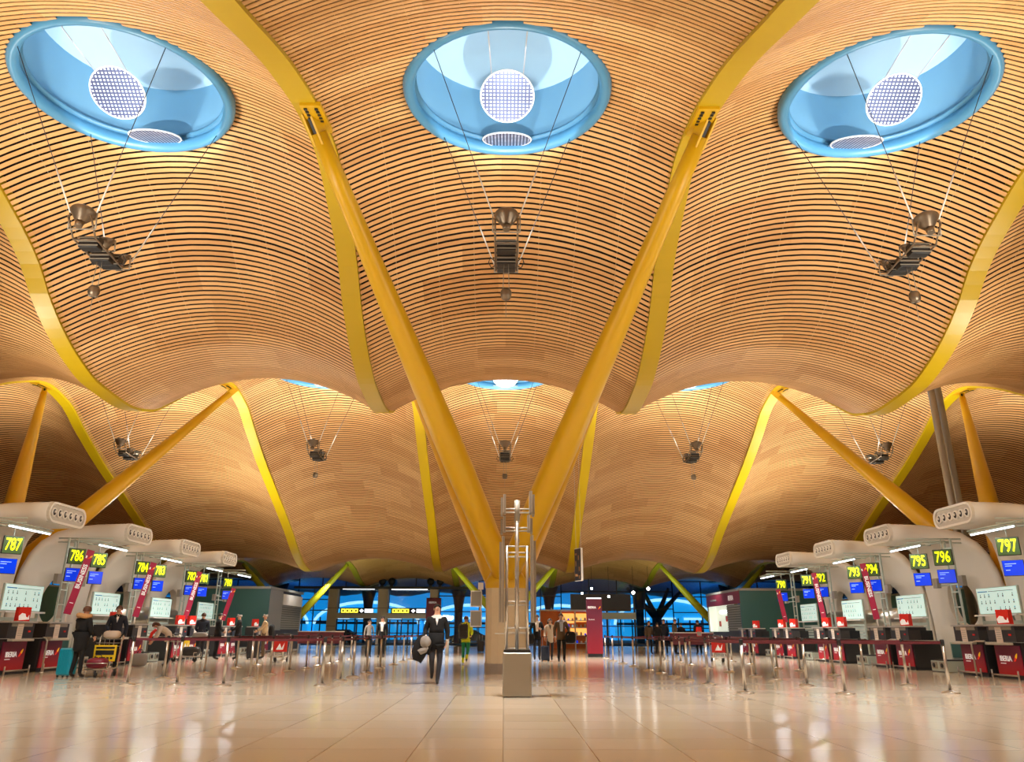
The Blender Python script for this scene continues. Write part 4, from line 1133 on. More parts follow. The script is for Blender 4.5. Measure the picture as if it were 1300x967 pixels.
for ln, pts in LANES.items():
    for i, (x, y) in enumerate(pts):
        lab = f'steel barrier post in the {lane_name[ln]}, {nth[i]} post' if ln != 'LX' else 'steel barrier post between two lanes at the front of the left queue'
        if fp: sp0.location = (x, y, 0); sp0['label'] = lab; posts[(ln, i)] = sp0; fp = False
        else: posts[(ln, i)] = dup(sp0, (x, y, 0), lab)
def belt(a, b_):
    p = posts[a]; q = posts[b_]; d = Vector(q.location) - Vector(p.location); L = d.length
    u = d.normalized(); w = Vector((-u.y, u.x, 0))*0.003
    b = MB(); s = u*0.04; e = d - u*0.04; n = 6
    for (zc, h) in ((0.955, 0.05),):
        vs = []
        for k in range(n+1):
            c = s.lerp(e, k/n); sag = -0.012*math.sin(PI*k/n)
            for (sw, sz) in ((-1, -1), (1, -1), (1, 1), (-1, 1)): vs.append(c + w*sw + Vector((0, 0, zc+sag+sz*h/2)))
        fs = [(k*4+j, k*4+(j+1) % 4, (k+1)*4+(j+1) % 4, (k+1)*4+j) for k in range(n) for j in range(4)]
        b.add(vs, fs, 'maroon_b')
    b.build('belt', p)
for ln in ('L1', 'L2', 'L3', 'R1', 'R2', 'R3'):
    for i in range(len(LANES[ln])-1):
        if ln == 'R1' and i == 9: continue
        belt((ln, i), (ln, i+1))
belt(('L3', 0), ('LX', 0)); belt(('LX', 0), ('L2', 0)); belt(('L2', 0), ('L1', 0)); belt(('L3', 3), ('L2', 5)); belt(('L1', 7), ('L2', 8))
belt(('R1', 1), ('R2', 1)); belt(('R2', 1), ('R3', 1)); belt(('R1', 0), ('R2', 0)); belt(('R2', 0), ('R3', 0)); belt(('R1', 8), ('R2', 8)); belt(('R3', 8), ('R2', 7))

# ------------------------------------------------------------------ luggage
def suitcase(loc, rz, m, label, h=0.66, w=0.44, d=0.26):
    t = thing('suitcase', loc, label, 'suitcase', 'suitcases', rz)
    b = MB(); b.rbox((0, 0, h/2+0.04), (w, d, h), 0.06, m)
    for k in range(5): b.box((-w/2+w*(k+1)/6, -d/2-0.003, h/2+0.04), (0.018, 0.012, h*0.82), m)
    b.build('shell', t)
    b = MB()
    for s in (-1, 1): b.tube([(s*0.09, d*0.32, h+0.02), (s*0.09, d*0.32, h+0.38)], 0.010, 'steel', 6)
    b.rbox((0, d*0.32, h+0.39), (0.24, 0.035, 0.03), 0.01, 'black'); b.build('pull_handle', t)
    for sx in (-1, 1):
        for sy in (-1, 1):
            b = MB(); b.lathe([(0.001,-0.012),(0.028,-0.012),(0.028,0.012),(0.001,0.012)], (sx*w*0.38, sy*d*0.3, 0.028), 'rubber', 10, Matrix.Rotation(PI/2,3,'Y')); b.build('wheel', t)
    return t
def trolley(loc, rz, label, plate='yellowp', marks=True):
    t = thing('luggage_trolley', loc, label, 'luggage trolley', 'luggage trolleys', rz)
    b = MB()
    for s in (-1, 1):
        b.tube([(s*0.28,-0.45,0.18),(s*0.28,0.35,0.22),(s*0.28,0.45,0.95),(s*0.27,0.52,1.02)], 0.017, 'steel', 6)
    for yy in (-0.45,-0.25,-0.05,0.15): b.tube([(-0.28,yy,0.19),(0.28,yy,0.19)], 0.012, 'steel', 6)
    b.tube([(-0.28,-0.47,0.19),(-0.28,-0.47,0.34),(0.28,-0.47,0.34),(0.28,-0.47,0.19)], 0.014, 'steel', 6)
    b.build('frame', t)
    b = MB(); b.tube([(-0.30,0.52,1.02),(0.30,0.52,1.02)], 0.022, 'black', 8); b.build('push_handle', t)
    b = MB()
    for z in (0.74,0.82,0.92): b.tube([(-0.26,0.42,z),(-0.26,0.12,z),(0.26,0.12,z),(0.26,0.42,z)], 0.008, 'steel', 5)
    for x in (-0.17,-0.06,0.06,0.17): b.tube([(x,0.42,0.74),(x,0.12,0.74),(x,0.12,0.92)], 0.006, 'steel', 5)
    b.build('basket', t)
    b = MB(); b.rbox((0, 0.09, 0.57), (0.56, 0.02, 0.40), 0.008, plate); o = b.build('advert_plate', t)
    if marks:
        b = MB(); b.box((0, 0.076, 0.70), (0.46, 0.006, 0.05), 'black'); b.box((0, 0.076, 0.585), (0.46, 0.006, 0.11), 'black')
        for k in range(5): b.box((-0.18+k*0.09, 0.076, 0.45), (0.06, 0.006, 0.05), 'black')
        b.build('printed_marks', o)
    else:
        b = MB(); b.prism([(-0.15,0.076,0.45),(-0.02,0.076,0.68),(0.06,0.076,0.5),(0.17,0.076,0.7),(0.12,0.076,0.45)], (0,0.004,0), 'lettering'); b.build('printed_marks', o)
    for (x, yy) in ((-0.24,0.36),(0.24,0.36),(0.0,-0.38)):
        b = MB(); b.lathe([(0.001,-0.022),(0.085,-0.022),(0.09,0.0),(0.085,0.022),(0.001,0.022)], (x, yy, 0.09), 'rubber', 14, Matrix.Rotation(PI/2,3,'Y'))
        b.box((x, yy, 0.16), (0.06, 0.05, 0.10), 'satin'); b.build('wheel', t)
    return t
def soft_bag(loc, size, m, label, nm='travel_bag', rz=0.0, handles=True):
    t = thing(nm, loc, label, 'bag', None, rz); x, y, z = size
    b = MB(); n, k = 14, 8; vs = []; r2 = random.Random(hash(label) % 1000)
    for i in range(k+1):
        th = PI*i/k
        for j in range(n):
            a = 2*PI*j/n
            cx, sx_ = math.cos(a), math.sin(a); e = 0.6
            px = math.copysign(abs(cx)**e, cx)*math.sin(th)**0.5*x/2; py = math.copysign(abs(sx_)**e, sx_)*math.sin(th)**0.5*y/2
            pz = z/2 - math.copysign(abs(math.cos(th))**0.7, math.cos(th))*z/2
            vs.append((px*(1+r2.uniform(-.04,.04)), py, pz))
    fs = [(i*n+j, i*n+(j+1) % n, (i+1)*n+(j+1) % n, (i+1)*n+j) for i in range(k) for j in range(n)]
    b.add(vs, fs, m, True); b.build('body', t)
    if handles:
        b = MB(); b.tube([(-x*0.2,0,z*0.95),(-x*0.12,0,z*1.25),(x*0.12,0,z*1.25),(x*0.2,0,z*0.95)], 0.012, 'black', 6); b.build('handle', t)
    return t

# ------------------------------------------------------------------ people
def skinned(verts, edges, rad, root=0, sub=1):
    me = bpy.data.meshes.new('tmp'); me.from_pydata([tuple(v) for v in verts], edges, [])
    o = bpy.data.objects.new('tmp', me); C.objects.link(o)
    md = o.modifiers.new('s', 'SKIN'); md.use_smooth_shade = True
    sv = me.skin_vertices[0].data
    for i, r in enumerate(rad):
        sv[i].radius = r if isinstance(r, tuple) else (r, r); sv[i].use_root = (i == root)
    ms = o.modifiers.new('u', 'SUBSURF'); ms.levels = sub; ms.render_levels = sub
    dg = bpy.context.evaluated_depsgraph_get(); dg.update()
    em = bpy.data.meshes.new_from_object(o.evaluated_get(dg))
    vs = [v.co.copy() for v in em.vertices]; fs = [tuple(p.vertices) for p in em.polygons]
    bpy.data.objects.remove(o); bpy.data.meshes.remove(me); bpy.data.meshes.remove(em)
    return vs, fs
BASE = dict(pel=(0,0,.94), wst=(0,0,1.10), cst=(0,0,1.30), nkb=(0,.01,1.45), nck=(0,-.01,1.53), hd=(0,-.03,1.62), crn=(0,-.015,1.70),
 shL=(.17,.01,1.41), elL=(.22,.04,1.14), wrL=(.23,-.05,.90), shR=(-.17,.01,1.41), elR=(-.22,.04,1.14), wrR=(-.23,-.05,.90),
 hpL=(.09,0,.90), knL=(.10,-.02,.49), anL=(.10,.03,.09), toL=(.12,-.13,.035), hpR=(-.09,0,.90), knR=(-.10,-.02,.49), anR=(-.10,.03,.09), toR=(-.12,-.13,.035))
def seg_d(p, a, b):
    ab = b-a; t = max(0, min(1, (p-a).dot(ab)/max(ab.length_squared, 1e-9))); return (p-(a+ab*t)).length
def person(loc, rz, label, pose=None, h=1.75, top='blackc', legs='jeans', shoes='shoe', hair='hair_d', hairlen=0, coat=None, coatlen=0.86, shirt=None, female=False, hood=None, hat=None, skirt=None, open_v=0.0, group=None, bald=False, cuff=None, bulk=1.0):
    t = thing('person', loc, label, 'person', group or 'people in the hall', rz)
    J = dict(BASE); J.update(pose or {}); k = h/1.75
    J = {a: Vector(v)*k for a, v in J.items()}
    w = 0.93 if female else 1.0
    order = ['pel','wst','cst','nkb','nck','hd','crn','shL','elL','wrL','shR','elR','wrR','hpL','knL','anL','toL','hpR','knR','anR','toR']
    rad = dict(pel=(.135,.115), wst=(.12,.10), cst=(.14,.115), nkb=(.085,.075), nck=(.052,.052), hd=(.078,.088), crn=(.062,.070), shL=.062, elL=.043, wrL=.028, shR=.062, elR=.043, wrR=.028,
      hpL=.096, knL=.068, anL=.050, toL=(.044,.032), hpR=.096, knR=.068, anR=.050, toR=(.044,.032))
    ed = [('pel','wst'),('wst','cst'),('cst','nkb'),('nkb','nck'),('nck','hd'),('hd','crn'),('nkb','shL'),('shL','elL'),('elL','wrL'),('nkb','shR'),('shR','elR'),('elR','wrR'),
      ('pel','hpL'),('hpL','knL'),('knL','anL'),('anL','toL'),('pel','hpR'),('hpR','knR'),('knR','anR'),('anR','toR')]
    ix = {n: i for i, n in enumerate(order)}
    rs = [tuple(q*k*w for q in (rad[n] if isinstance(rad[n], tuple) else (rad[n], rad[n]))) for n in order]
    vs, fs = skinned([J[n] for n in order], [(ix[a], ix[b]) for a, b in ed], rs)
    grp = {('anL','toL'): shoes, ('anR','toR'): shoes, ('nck','hd'): 'skin', ('hd','crn'): 'skin', ('nkb','nck'): 'skin'}
    for e in ed:
        if e not in grp: grp[e] = legs if any(q[:2] in ('hp','kn','an') for q in e) else top
    b = MB(); o0 = len(b.v)
    b.v += [tuple(v) for v in vs]
    for f_ in fs:
        c = sum((vs[i] for i in f_), Vector())/len(f_)
        e = min(ed, key=lambda e: seg_d(c, J[e[0]], J[e[1]]) - 0.6*(rs[ix[e[0]]][0]+rs[ix[e[1]]][0])/2)
        m = grp[e]
        if e == ('nkb','nck') and c.z < J['nkb'].z+0.005*k: m = top
        if e in (('knL','anL'), ('knR','anR')) and (c-J[e[1]]).length < 0.055*k: m = shoes
        if cuff and e in (('knL','anL'), ('knR','anR')) and (c-J[e[1]]).length < 0.16*k: m = cuff
        b.f.append(f_); b.m.append(b.mi(m)); b.sm.append(True)
    # face: nose, eyes, mouth, ears in the frame of the head
    up = (J['crn']-J['nck']).normalized(); fw = Vector((0, -1, 0))
    if 'face' in (pose or {}): fw = Vector(pose['face'])
    fw = (fw - up*fw.dot(up)).normalized(); rt = fw.cross(up)
    hc = J['hd']; rot = Matrix((rt, -fw, up)).transposed()
    r_ = 0.088*k*w
    b.tube([hc+fw*r_*0.90+up*0.012*k, hc+fw*r_*1.22-up*0.014*k], [0.009*k, 0.015*k], 'skin', 8)
    for s in (-1, 1):
        b.ball(hc+fw*r_*0.93+rt*s*0.030*k+up*0.018*k, 0.0095*k, 'lettering', 8, 6)
        b.ball(hc+fw*r_*1.0+rt*s*0.030*k+up*0.018*k, 0.005*k, 'black', 8, 6)
        b.tube([hc+fw*r_*0.96+rt*s*0.015*k+up*0.036*k, hc+fw*r_*0.90+rt*s*0.045*k+up*0.034*k], 0.005*k, hair if not bald else 'hair_g', 6)
        b.ball(hc+rt*s*0.082*k*w+up*0.005*k, (0.012*k, 0.020*k, 0.030*k), 'skin', 8, 6, rot)
    b.tube([hc+fw*r_*0.93+rt*-0.024*k-up*0.038*k, hc+fw*r_*1.0-up*0.040*k, hc+fw*r_*0.93+rt*0.024*k-up*0.038*k], 0.006*k, 'mouth', 6)
    # hands: palm, four fingers and a thumb
    for s in ('L', 'R'):
        wr = J['wr'+s]; d = (wr-J['el'+s]).normalized(); sgn = 1 if s == 'L' else -1
        inn = Vector((-sgn, 0, 0)); inn = (inn-d*inn.dot(d)).normalized(); th = d.cross(inn)
        if th.y > 0: th = -th
        palm = wr+d*0.05*k
        m3 = Matrix((th, d, inn)).transposed()
        b.ball(palm, (0.040*k, 0.055*k, 0.017*k), 'skin', 10, 6, m3)
        for q, (off, ln) in enumerate(((0.028, .070), (0.010, .080), (-0.009, .075), (-0.027, .058))):
            p0 = palm+th*off*k+d*0.035*k; p1 = p0+d*ln*0.5*k+inn*0.008*k; p2 = p1+d*ln*0.35*k+inn*0.024*k; p3 = p2+d*ln*0.1*k+inn*0.022*k
            b.tube([p0, p1, p2, p3], [0.0095*k, 0.009*k, 0.008*k, 0.006*k], 'skin', 6)
        p0 = palm+th*0.032*k-d*0.015*k; b.tube([p0, p0+th*0.026*k+d*0.022*k, p0+th*0.030*k+d*0.05*k+inn*0.012*k], [0.012*k, 0.010*k, 0.007*k], 'skin', 6)
    body = b.build('body', t)
    # hair
    if hair and not hat:
        hb = MB(); n, kk = 16, 8; vs = []
        for i in range(kk+1):
            th_ = PI*0.62*i/kk if not bald else PI*0.62*(0.55+0.45*i/kk)
            for j in range(n):
                a = 2*PI*j/n
                front = max(0, -math.sin(a))           # a = -90 deg is the face side
                tt = th_*(1-0.42*front)
                v = Vector((math.sin(tt)*math.cos(a)*0.094, math.sin(tt)*math.sin(a)*0.105, math.cos(tt)*0.098))*k*w
                vs.append(J['hd'] + up*0.028*k - fw*0.008*k + rot @ v)
        fs = [(i*n+j, i*n+(j+1) % n, (i+1)*n+(j+1) % n, (i+1)*n+j) for i in range(kk) for j in range(n)]
        hb.add(vs, fs, hair, True)
        if hairlen:
            for s in (-1, 0, 1):
                p = hc - fw*0.05*k + rt*s*0.06*k
                hb.tube([p+up*0.05*k, p-up*0.05*k-fw*0.02*k, p-up*(0.06+hairlen)*k-fw*0.0*k], [0.05*k, 0.055*k, 0.03*k], hair, 10)
        hb.build('hair', t)
    if hat:
        hb = MB(); hb.lathe([(0.108*k,-0.02*k),(0.110*k,0.02*k),(0.10*k,0.07*k),(0.06*k,0.11*k),(0.001,0.12*k)], J['hd']+up*0.02*k, hat, 16, rot); hb.build('hat', t)
    # coat or jacket as a garment of its own
    if coat:
        names = ['pel','wst','cst','nkb','shL','elL','wrL','shR','elR','wrR','hem']
        G = {n: J[n].copy() for n in names if n != 'hem'}
        hm = (J['hpL']+J['hpR'])/2; kn = (J['knL']+J['knR'])/2
        f_h = max(0.0, (0.90-coatlen)/0.41); G['hem'] = hm.lerp(kn, f_h)
        for s in ('L', 'R'):
            d = (G['wr'+s]-G['el'+s]); G['wr'+s] = G['el'+s]+d*0.93
        G['nkb'] = G['nkb']-Vector((0,0,0.02*k))
        gr = dict(pel=(.168,.145), wst=(.155,.13), cst=(.175,.142), nkb=(.098,.092), shL=.082, elL=.062, wrL=.046, shR=.082, elR=.062, wrR=.046, hem=(.178,.155))
        if female: gr['wst'] = (.14,.12)
        for q in ('pel','wst','cst','hem'): gr[q] = tuple(v*bulk for v in gr[q])
        for q in ('shL','shR','elL','elR'): gr[q] *= (1+bulk)/2
        ge = [('pel','wst'),('wst','cst'),('cst','nkb'),('nkb','shL'),('shL','elL'),('elL','wrL'),('nkb','shR'),('shR','elR'),('elR','wrR'),('pel','hem')]
        gi = {n: i for i, n in enumerate(names)}
        gs = [tuple(q*k*w for q in (gr[n] if isinstance(gr[n], tuple) else (gr[n], gr[n]))) for n in names]
        vs, fs = skinned([G[n] for n in names], [(gi[a], gi[b2]) for a, b2 in ge], gs)
        cb = MB(); cb.add(vs, fs, coat, True); cb.build('coat' if coatlen < 0.75 else 'jacket', t)
    if shirt:
        # the strip of shirt seen between the open fronts, narrowing towards the waist
        sb = MB(); rows = 8; vs = []
        z0, z1 = J['wst'].z-0.02*k, J['nkb'].z+0.02*k
        lo = 0.0 if open_v > 0 else 0.52
        for i in range(rows+1):
            f_ = lo+(1-lo)*i/rows
            c = J['wst'].lerp(J['nkb'], f_)
            hw = ((0.045+0.03*f_) if open_v > 0 else 0.038*(f_-lo)/(1-lo)+0.004)*(1 if f_ < 0.85 else 1-(f_-0.85)*1.5)*k
            dep = (0.148 + 0.012*math.sin(PI*min(f_*1.1, 1)))*k*(1.0 if f_ < 0.78 else 1-(f_-0.78)*2.1)
            for x in (-1, -0.5, 0, 0.5, 1):
                vs.append((c.x+x*hw, c.y-dep*(1-0.08*x*x)-0.004, c.z))
        n = 5; fs = [(i*n+j, i*n+j+1, (i+1)*n+j+1, (i+1)*n+j) for i in range(rows) for j in range(n-1)]
        o_ = len(vs); vs += [(v[0], v[1]+0.03, v[2]) for v in vs]
        fs += [tuple(reversed([q+o_ for q in f2])) for f2 in fs]
        sb.add(vs, fs, shirt, True)
        for s in (-1, 1): sb.prism([(J['nkb'].x, J['nkb'].y-0.088*k, J['nkb'].z+0.0*k), (J['nkb'].x+s*0.035*k, J['nkb'].y-0.088*k, J['nkb'].z+0.035*k), (J['nkb'].x+s*0.040*k, J['nkb'].y-0.085*k, J['nkb'].z-0.015*k)], (0, 0.012, 0), shirt)
        sb.build('shirt', t)
    if hood:
        hb = MB(); c = J['nkb']+Vector((0, 0.02, 0.045*k))
        hb.tube([c+Vector((0.15*k*math.cos(2*PI*q/16), 0.13*k*math.sin(2*PI*q/16), 0.012*math.sin(4*PI*q/16)+0.03*k*max(0, math.sin(2*PI*q/16)))) for q in range(16)], 0.060*k, hood, 10, closed=True)
        hb.build('fur_collar', t)
    return t
walkA = dict(hpL=(.09,0,.90), knL=(.09,-.20,.52), anL=(.08,-.16,.12), toL=(.09,-.30,.05), hpR=(-.09,0,.90), knR=(-.09,.02,.50), anR=(-.08,.22,.14), toR=(-.08,.12,.03))
walkB = dict(hpL=(.09,0,.90), knL=(.09,.02,.50), anL=(.08,.24,.15), toL=(.08,.14,.03), hpR=(-.09,0,.90), knR=(-.09,-.16,.51), anR=(-.09,-.20,.09), toR=(-.10,-.36,.04))

# 1 the man walking in the middle, coat and cap over his right arm, looking up
P = dict(pel=(0,0,.94), hpL=(.085,0,.90), knL=(.09,-.08,.49), anL=(.05,-.10,.09), toL=(.06,-.26,.04), hpR=(-.085,0,.90), knR=(-.09,-.10,.52), anR=(-.08,.26,.24), toR=(-.09,.22,.10),
   hd=(0,-.01,1.63), crn=(.0,.03,1.705), face=(0.1,-1,0.35), elR=(-.27,.08,1.17), wrR=(-.24,-.16,1.03), elL=(.26,.05,1.15), wrL=(.24,-.04,.93))
man = person((-1.56, 19.5, 0), R(4), 'man in black jacket and dark jeans walking forward alone and looking up', P, 1.74, top='whitec', legs='jeans', coat='blackc', coatlen=0.84, shirt='whitec', bulk=1.12)
t = thing('folded_coat', (-1.86, 19.30, 0.98), 'dark coat folded over the arm of the walking man', 'coat')
def crumple(b, amt, seed):
    r3 = random.Random(seed); ph = [r3.uniform(0, 6) for _ in range(4)]
    return b.xform(lambda v: v*(1+amt*math.sin(9*v.x/0.2+ph[0])*math.sin(7*v.z/0.2+ph[1])+amt*math.sin(15*v.z/0.2+5*v.x/0.2+ph[2])))
b = MB(); b.tube([(0.06,0.0,0.07),(0.02,0,0.02),(-0.03,0,-0.12),(-0.06,-0.01,-0.28),(-0.07,-0.01,-0.42),(-0.05,0,-0.50)], [0.07,0.13,0.16,0.17,0.13,0.05], 'blackc', 18); crumple(b, 0.05, 4); b.build('cloth', t)
b = MB(); b.tube([(0.10,0.02,0.02),(0.14,0.02,-0.14),(0.12,0.02,-0.34)], [0.06,0.08,0.04], 'blackc', 12); crumple(b, 0.05, 6); b.build('sleeve', t)
t = thing('knit_cap', (-1.78, 19.14, 0.95), 'round grey hat and scarf held against the folded coat', 'hat')
b = MB(); b.lathe([(0.001,-0.13),(0.09,-0.11),(0.125,-0.04),(0.115,0.05),(0.07,0.10),(0.001,0.115)], (0,0,-0.03), 'greyc', 18, Matrix.Rotation(R(60),3,'X')); crumple(b, 0.03, 2); b.build('crown', t)
b = MB(); b.tube([(0.05,0,-0.14),(0,-0.01,-0.20),(-0.10,0,-0.24),(-0.16,0.01,-0.22)], [0.04,0.065,0.06,0.03], 'greyc', 12); crumple(b, 0.05, 3); b.build('scarf_end', t)

# 2 the airport worker walking away
P = dict(hpL=(.09,0,.90), knL=(.10,-.10,.50), anL=(.09,.0,.09), toL=(.10,-.14,.04), hpR=(-.09,0,.90), knR=(-.09,-.02,.50), anR=(-.08,.30,.24), toR=(-.08,.26,.10), elL=(.24,.0,1.16), wrL=(.20,-.2,1.05), elR=(-.24,.0,1.16), wrR=(-.20,-.2,1.05))
wk = person((-1.42, 31.4, 0), R(176), 'airport worker seen from behind in yellow jacket and green trousers', P, 1.70, top='hiviz', legs='greenc', coat='hiviz', coatlen=0.92, hair='hair_b', cuff='hiviz')
t = thing('backpack', (-1.50, 31.20, 0.95), 'dark backpack worn by the worker in yellow and green', 'backpack')
b = MB(); b.rbox((0,-0.08,0.20), (0.34,0.2,0.52), 0.08, 'black2'); b.build('body', t)
b = MB(); b.rbox((0,-0.20,0.10), (0.26,0.07,0.24), 0.03, 'black2'); b.build('pocket', t)
for s in (-1, 1):
    b = MB(); b.tube([(s*0.10,0.0,0.42),(s*0.11,0.16,0.50),(s*0.13,0.30,0.36),(s*0.14,0.28,0.1)], 0.02, 'black', 6); b.build('strap', t)

# 3 the trio right of the pier
P = dict(walkA); P.update(elR=(-.28,.06,1.16), wrR=(-.30,-.10,.98), elL=(.27,.02,1.17), wrL=(.14,-.17,1.20))
person((1.40, 35.6, 0), R(3), 'man in open black jacket and white shirt walking beside the pier', P, 1.84, top='whitec', legs='jeans', coat='blackc', coatlen=0.86, shirt='whitec', open_v=0.55)
soft_bag((1.12, 35.35, 0.66), (0.36, 0.16, 0.42), 'blackc', 'black shoulder bag at the hip of the man in white shirt', 'shoulder_bag')
P = dict(walkB); P.update(wrR=(-.24,-.10,.93))
person((1.93, 35.0, 0), R(2), 'long-haired woman in a cream coat walking between two men', P, 1.68, top='creamc', legs='jeans', coat='creamc', coatlen=0.72, hair='hair_d', hairlen=0.20, female=True, shirt='blackc')
suitcase((1.70, 34.75, 0), R(8), 'suit_blue', 'dark blue suitcase rolled by the woman in the cream coat', 0.56, 0.32, 0.22)
P = dict(walkA); P.update(elL=(.30,.05,1.17), wrL=(.27,-.17,1.05), elR=(-.25,.05,1.15), wrR=(-.24,-.05,.90))
person((2.27, 33.2, 0), R(3), 'man in brown tweed jacket and pale blue shirt carrying a coat', P, 1.84, top='bluec', legs='blackc', coat='brownc', coatlen=0.80, shirt='bluec', open_v=0.5, hair='hair_b')
soft_bag((2.62, 33.0, 0.72), (0.42, 0.22, 0.44), 'blackc', 'dark coat and bag hung over the arm of the man in tweed', 'carried_coat', handles=False)

# 4 the woman with the fur collar, at the first trolley
P = dict(elL=(.25,-.06,1.16), wrL=(.22,-.24,1.05), elR=(-.25,-.02,1.16), wrR=(-.22,-.18,1.0), anL=(.13,.03,.09), toL=(.14,-.12,.035), anR=(-.12,-.02,.09), toR=(-.13,-.17,.035), face=(0.3,-1,0))
person((-10.8, 21.6, 0), R(160), 'woman from behind in long black parka with tan fur collar', P, 1.72, legs='blackc', coat='blackc', coatlen=0.60, hair='hair_b', hood='fur', female=True, hat='hair_b', bulk=1.22)
suitcase((-11.3, 22.1, 0), R(-22), 'cyan', 'turquoise suitcase standing beside the woman in the black parka', 0.66, 0.46, 0.27)
trolley((-10.5, 22.3, 0), R(8), 'luggage trolley with a yellow sign plate before the man in the dark jacket')
soft_bag((-10.48, 22.57, 0.93), (0.42, 0.3, 0.20), 'creamc', 'pale bundle lying in the basket of the yellow-plated trolley', 'bundle', handles=False)
soft_bag((-10.5, 22.05, 0.21), (0.50, 0.40, 0.26), 'maroon', 'dark red bag low down on the yellow-plated trolley', rz=0.1)
P = dict(elL=(.26,.02,1.16), wrL=(.24,-.06,.92), elR=(-.25,-.04,1.16), wrR=(-.16,-.26,1.04))
person((-11.75, 25.5, 0), R(20), 'man in dark jacket facing the camera behind the yellow-plated trolley', P, 1.86, legs='blackc', coat='navy', coatlen=0.80, hair='hair_b', shirt='whitec')
# bending passenger
P = dict(wst=(0,-.06,1.08), cst=(0,-.24,1.22), nkb=(0,-.38,1.28), nck=(0,-.45,1.31), hd=(0,-.52,1.34), crn=(0,-.60,1.37), shL=(.17,-.35,1.25), shR=(-.17,-.35,1.25), elL=(.20,-.42,1.0), wrL=(.14,-.55,.82), elR=(-.20,-.42,1.0), wrR=(-.14,-.55,.82), face=(0,-.6,-1))
person((-11.45, 28.9, 0), R(-62), 'passenger in cream top bending over luggage by the 785 desk', P, 1.70, top='creamc', legs='blackc', coat='creamc', coatlen=0.88, hair='hair_b', hairlen=0.1, female=True)
soft_bag((-12.2, 28.5, 0), (0.5, 0.34, 0.42), 'greyc', 'pale grey bag on the floor under the bending passenger')
t = thing('scarf', (-11.95, 28.62, 1.05), 'bright red scarf hanging from the bending passenger', 'scarf')
b = MB(); b.tube([(0.12,0,0.12),(0,0,0.0),(-0.05,0,-0.16),(0.0,0,-0.30)], [0.05,0.06,0.055,0.04], 'red', 8); b.build('cloth', t)
# pair at the 781 desk with a wrapped load
P = dict(elL=(.24,-.02,1.15), wrL=(.12,-.2,1.05), elR=(-.24,-.02,1.15), wrR=(-.12,-.2,1.05))
person((-12.35, 34.4, 0), R(200), 'person in navy jacket seen from behind with a grey bag', P, 1.84, legs='jeans', coat='navy', coatlen=0.84, hair='hair_b')
person((-12.0, 35.3, 0), R(120), 'dark-haired person in black jacket leaning to the navy-clad companion', P, 1.85, legs='blackc', coat='blackc', coatlen=0.84, hair='hair_d')
soft_bag((-12.25, 33.98, 0.78), (0.62, 0.3, 0.30), 'greyc', 'grey holdall carried at the waist of the person in navy')
trolley((-12.3, 32.9, 0), R(80), 'low luggage trolley with yellow bar and striped wrapped load', 'yellowp', False)
soft_bag((-12.15, 32.9, 0.22), (0.75, 0.42, 0.34), 'black2', 'black and white wrapped bag on the low trolley', 'wrapped_bag', handles=False)
# bald man and man in beige
P = dict(elL=(.22,-.10,1.17), wrL=(.15,-.28,1.08), elR=(-.22,-.10,1.17), wrR=(-.15,-.28,1.08))
person((-11.3, 35.8, 0), R(-72), 'bald man in black coat standing in profile near the teal wall', P, 1.84, legs='jeans', coat='blackc', coatlen=0.72, hair='hair_g', bald=True)
suitcase((-10.75, 36.4, 0), R(10), 'black2', 'large black suitcase standing behind the bald man', 0.80, 0.55, 0.32)
person((-10.3, 36.2, 0), R(-80), 'man in beige jacket in profile before the teal kiosk wall', P, 1.85, legs='brownc', coat='beigec', coatlen=0.78, hair='hair_g', bald=True)
soft_bag((-10.05, 36.35, 0.9), (0.22, 0.34, 0.5), 'blackc', 'black backpack on the back of the man in beige', 'backpack', handles=False)
# suit man and companion before the left portal
person((-5.62, 38.8, 0), R(0), 'man in black suit and white shirt standing before the left portal', None, 1.80, top='whitec', legs='blackc', coat='blackc', coatlen=0.84, shirt='whitec', open_v=0.5, hair='hair_d')
person((-6.35, 39.6, 0), R(20), 'dark-haired woman in patterned grey top beside the man in the suit', None, 1.66, top='greyc', legs='blackc', hair='hair_d', hairlen=0.15, female=True)
# queue of passengers far right
far = [(8.05, 46.4, 20, 'brownc', 'blackc', 'passenger in brown at the left end of the far right group', 1.74),
       (8.45, 46.0, 160, 'blackc', 'blackc', 'passenger in black from behind in the far right group', 1.66),
       (8.95, 46.7, -30, 'navy', 'blackc', 'tall passenger in navy in the middle of the far right group', 1.84),
       (9.45, 46.2, 60, 'brownc', 'blackc', 'bareheaded passenger in dark brown in the far right group', 1.84),
       (9.95, 46.9, 190, 'blackc', 'jeans', 'short passenger in black jacket in the far right group', 1.66)]
for (x, y, a, c_, l_, lab, h_) in far: person((x, y, 0), R(a), lab, None, h_, legs=l_, coat=c_, coatlen=0.78, hair='hair_d' if h_ < 1.8 else 'hair_b')
person((10.75, 46.3, 0), R(185), 'passenger at the right of the far group wearing a red backpack', None, 1.80, legs='blackc', coat='blackc', coatlen=0.86)
t = thing('backpack', (10.73, 46.12, 0.95), 'red and grey backpack on the passenger right of the far group', 'backpack')
b = MB(); b.rbox((0,-0.08,0.22), (0.32,0.18,0.50), 0.07, 'red'); b.build('body', t)
b = MB(); b.rbox((0,-0.18,0.12), (0.24,0.05,0.22), 0.02, 'greyc'); b.build('pocket', t)
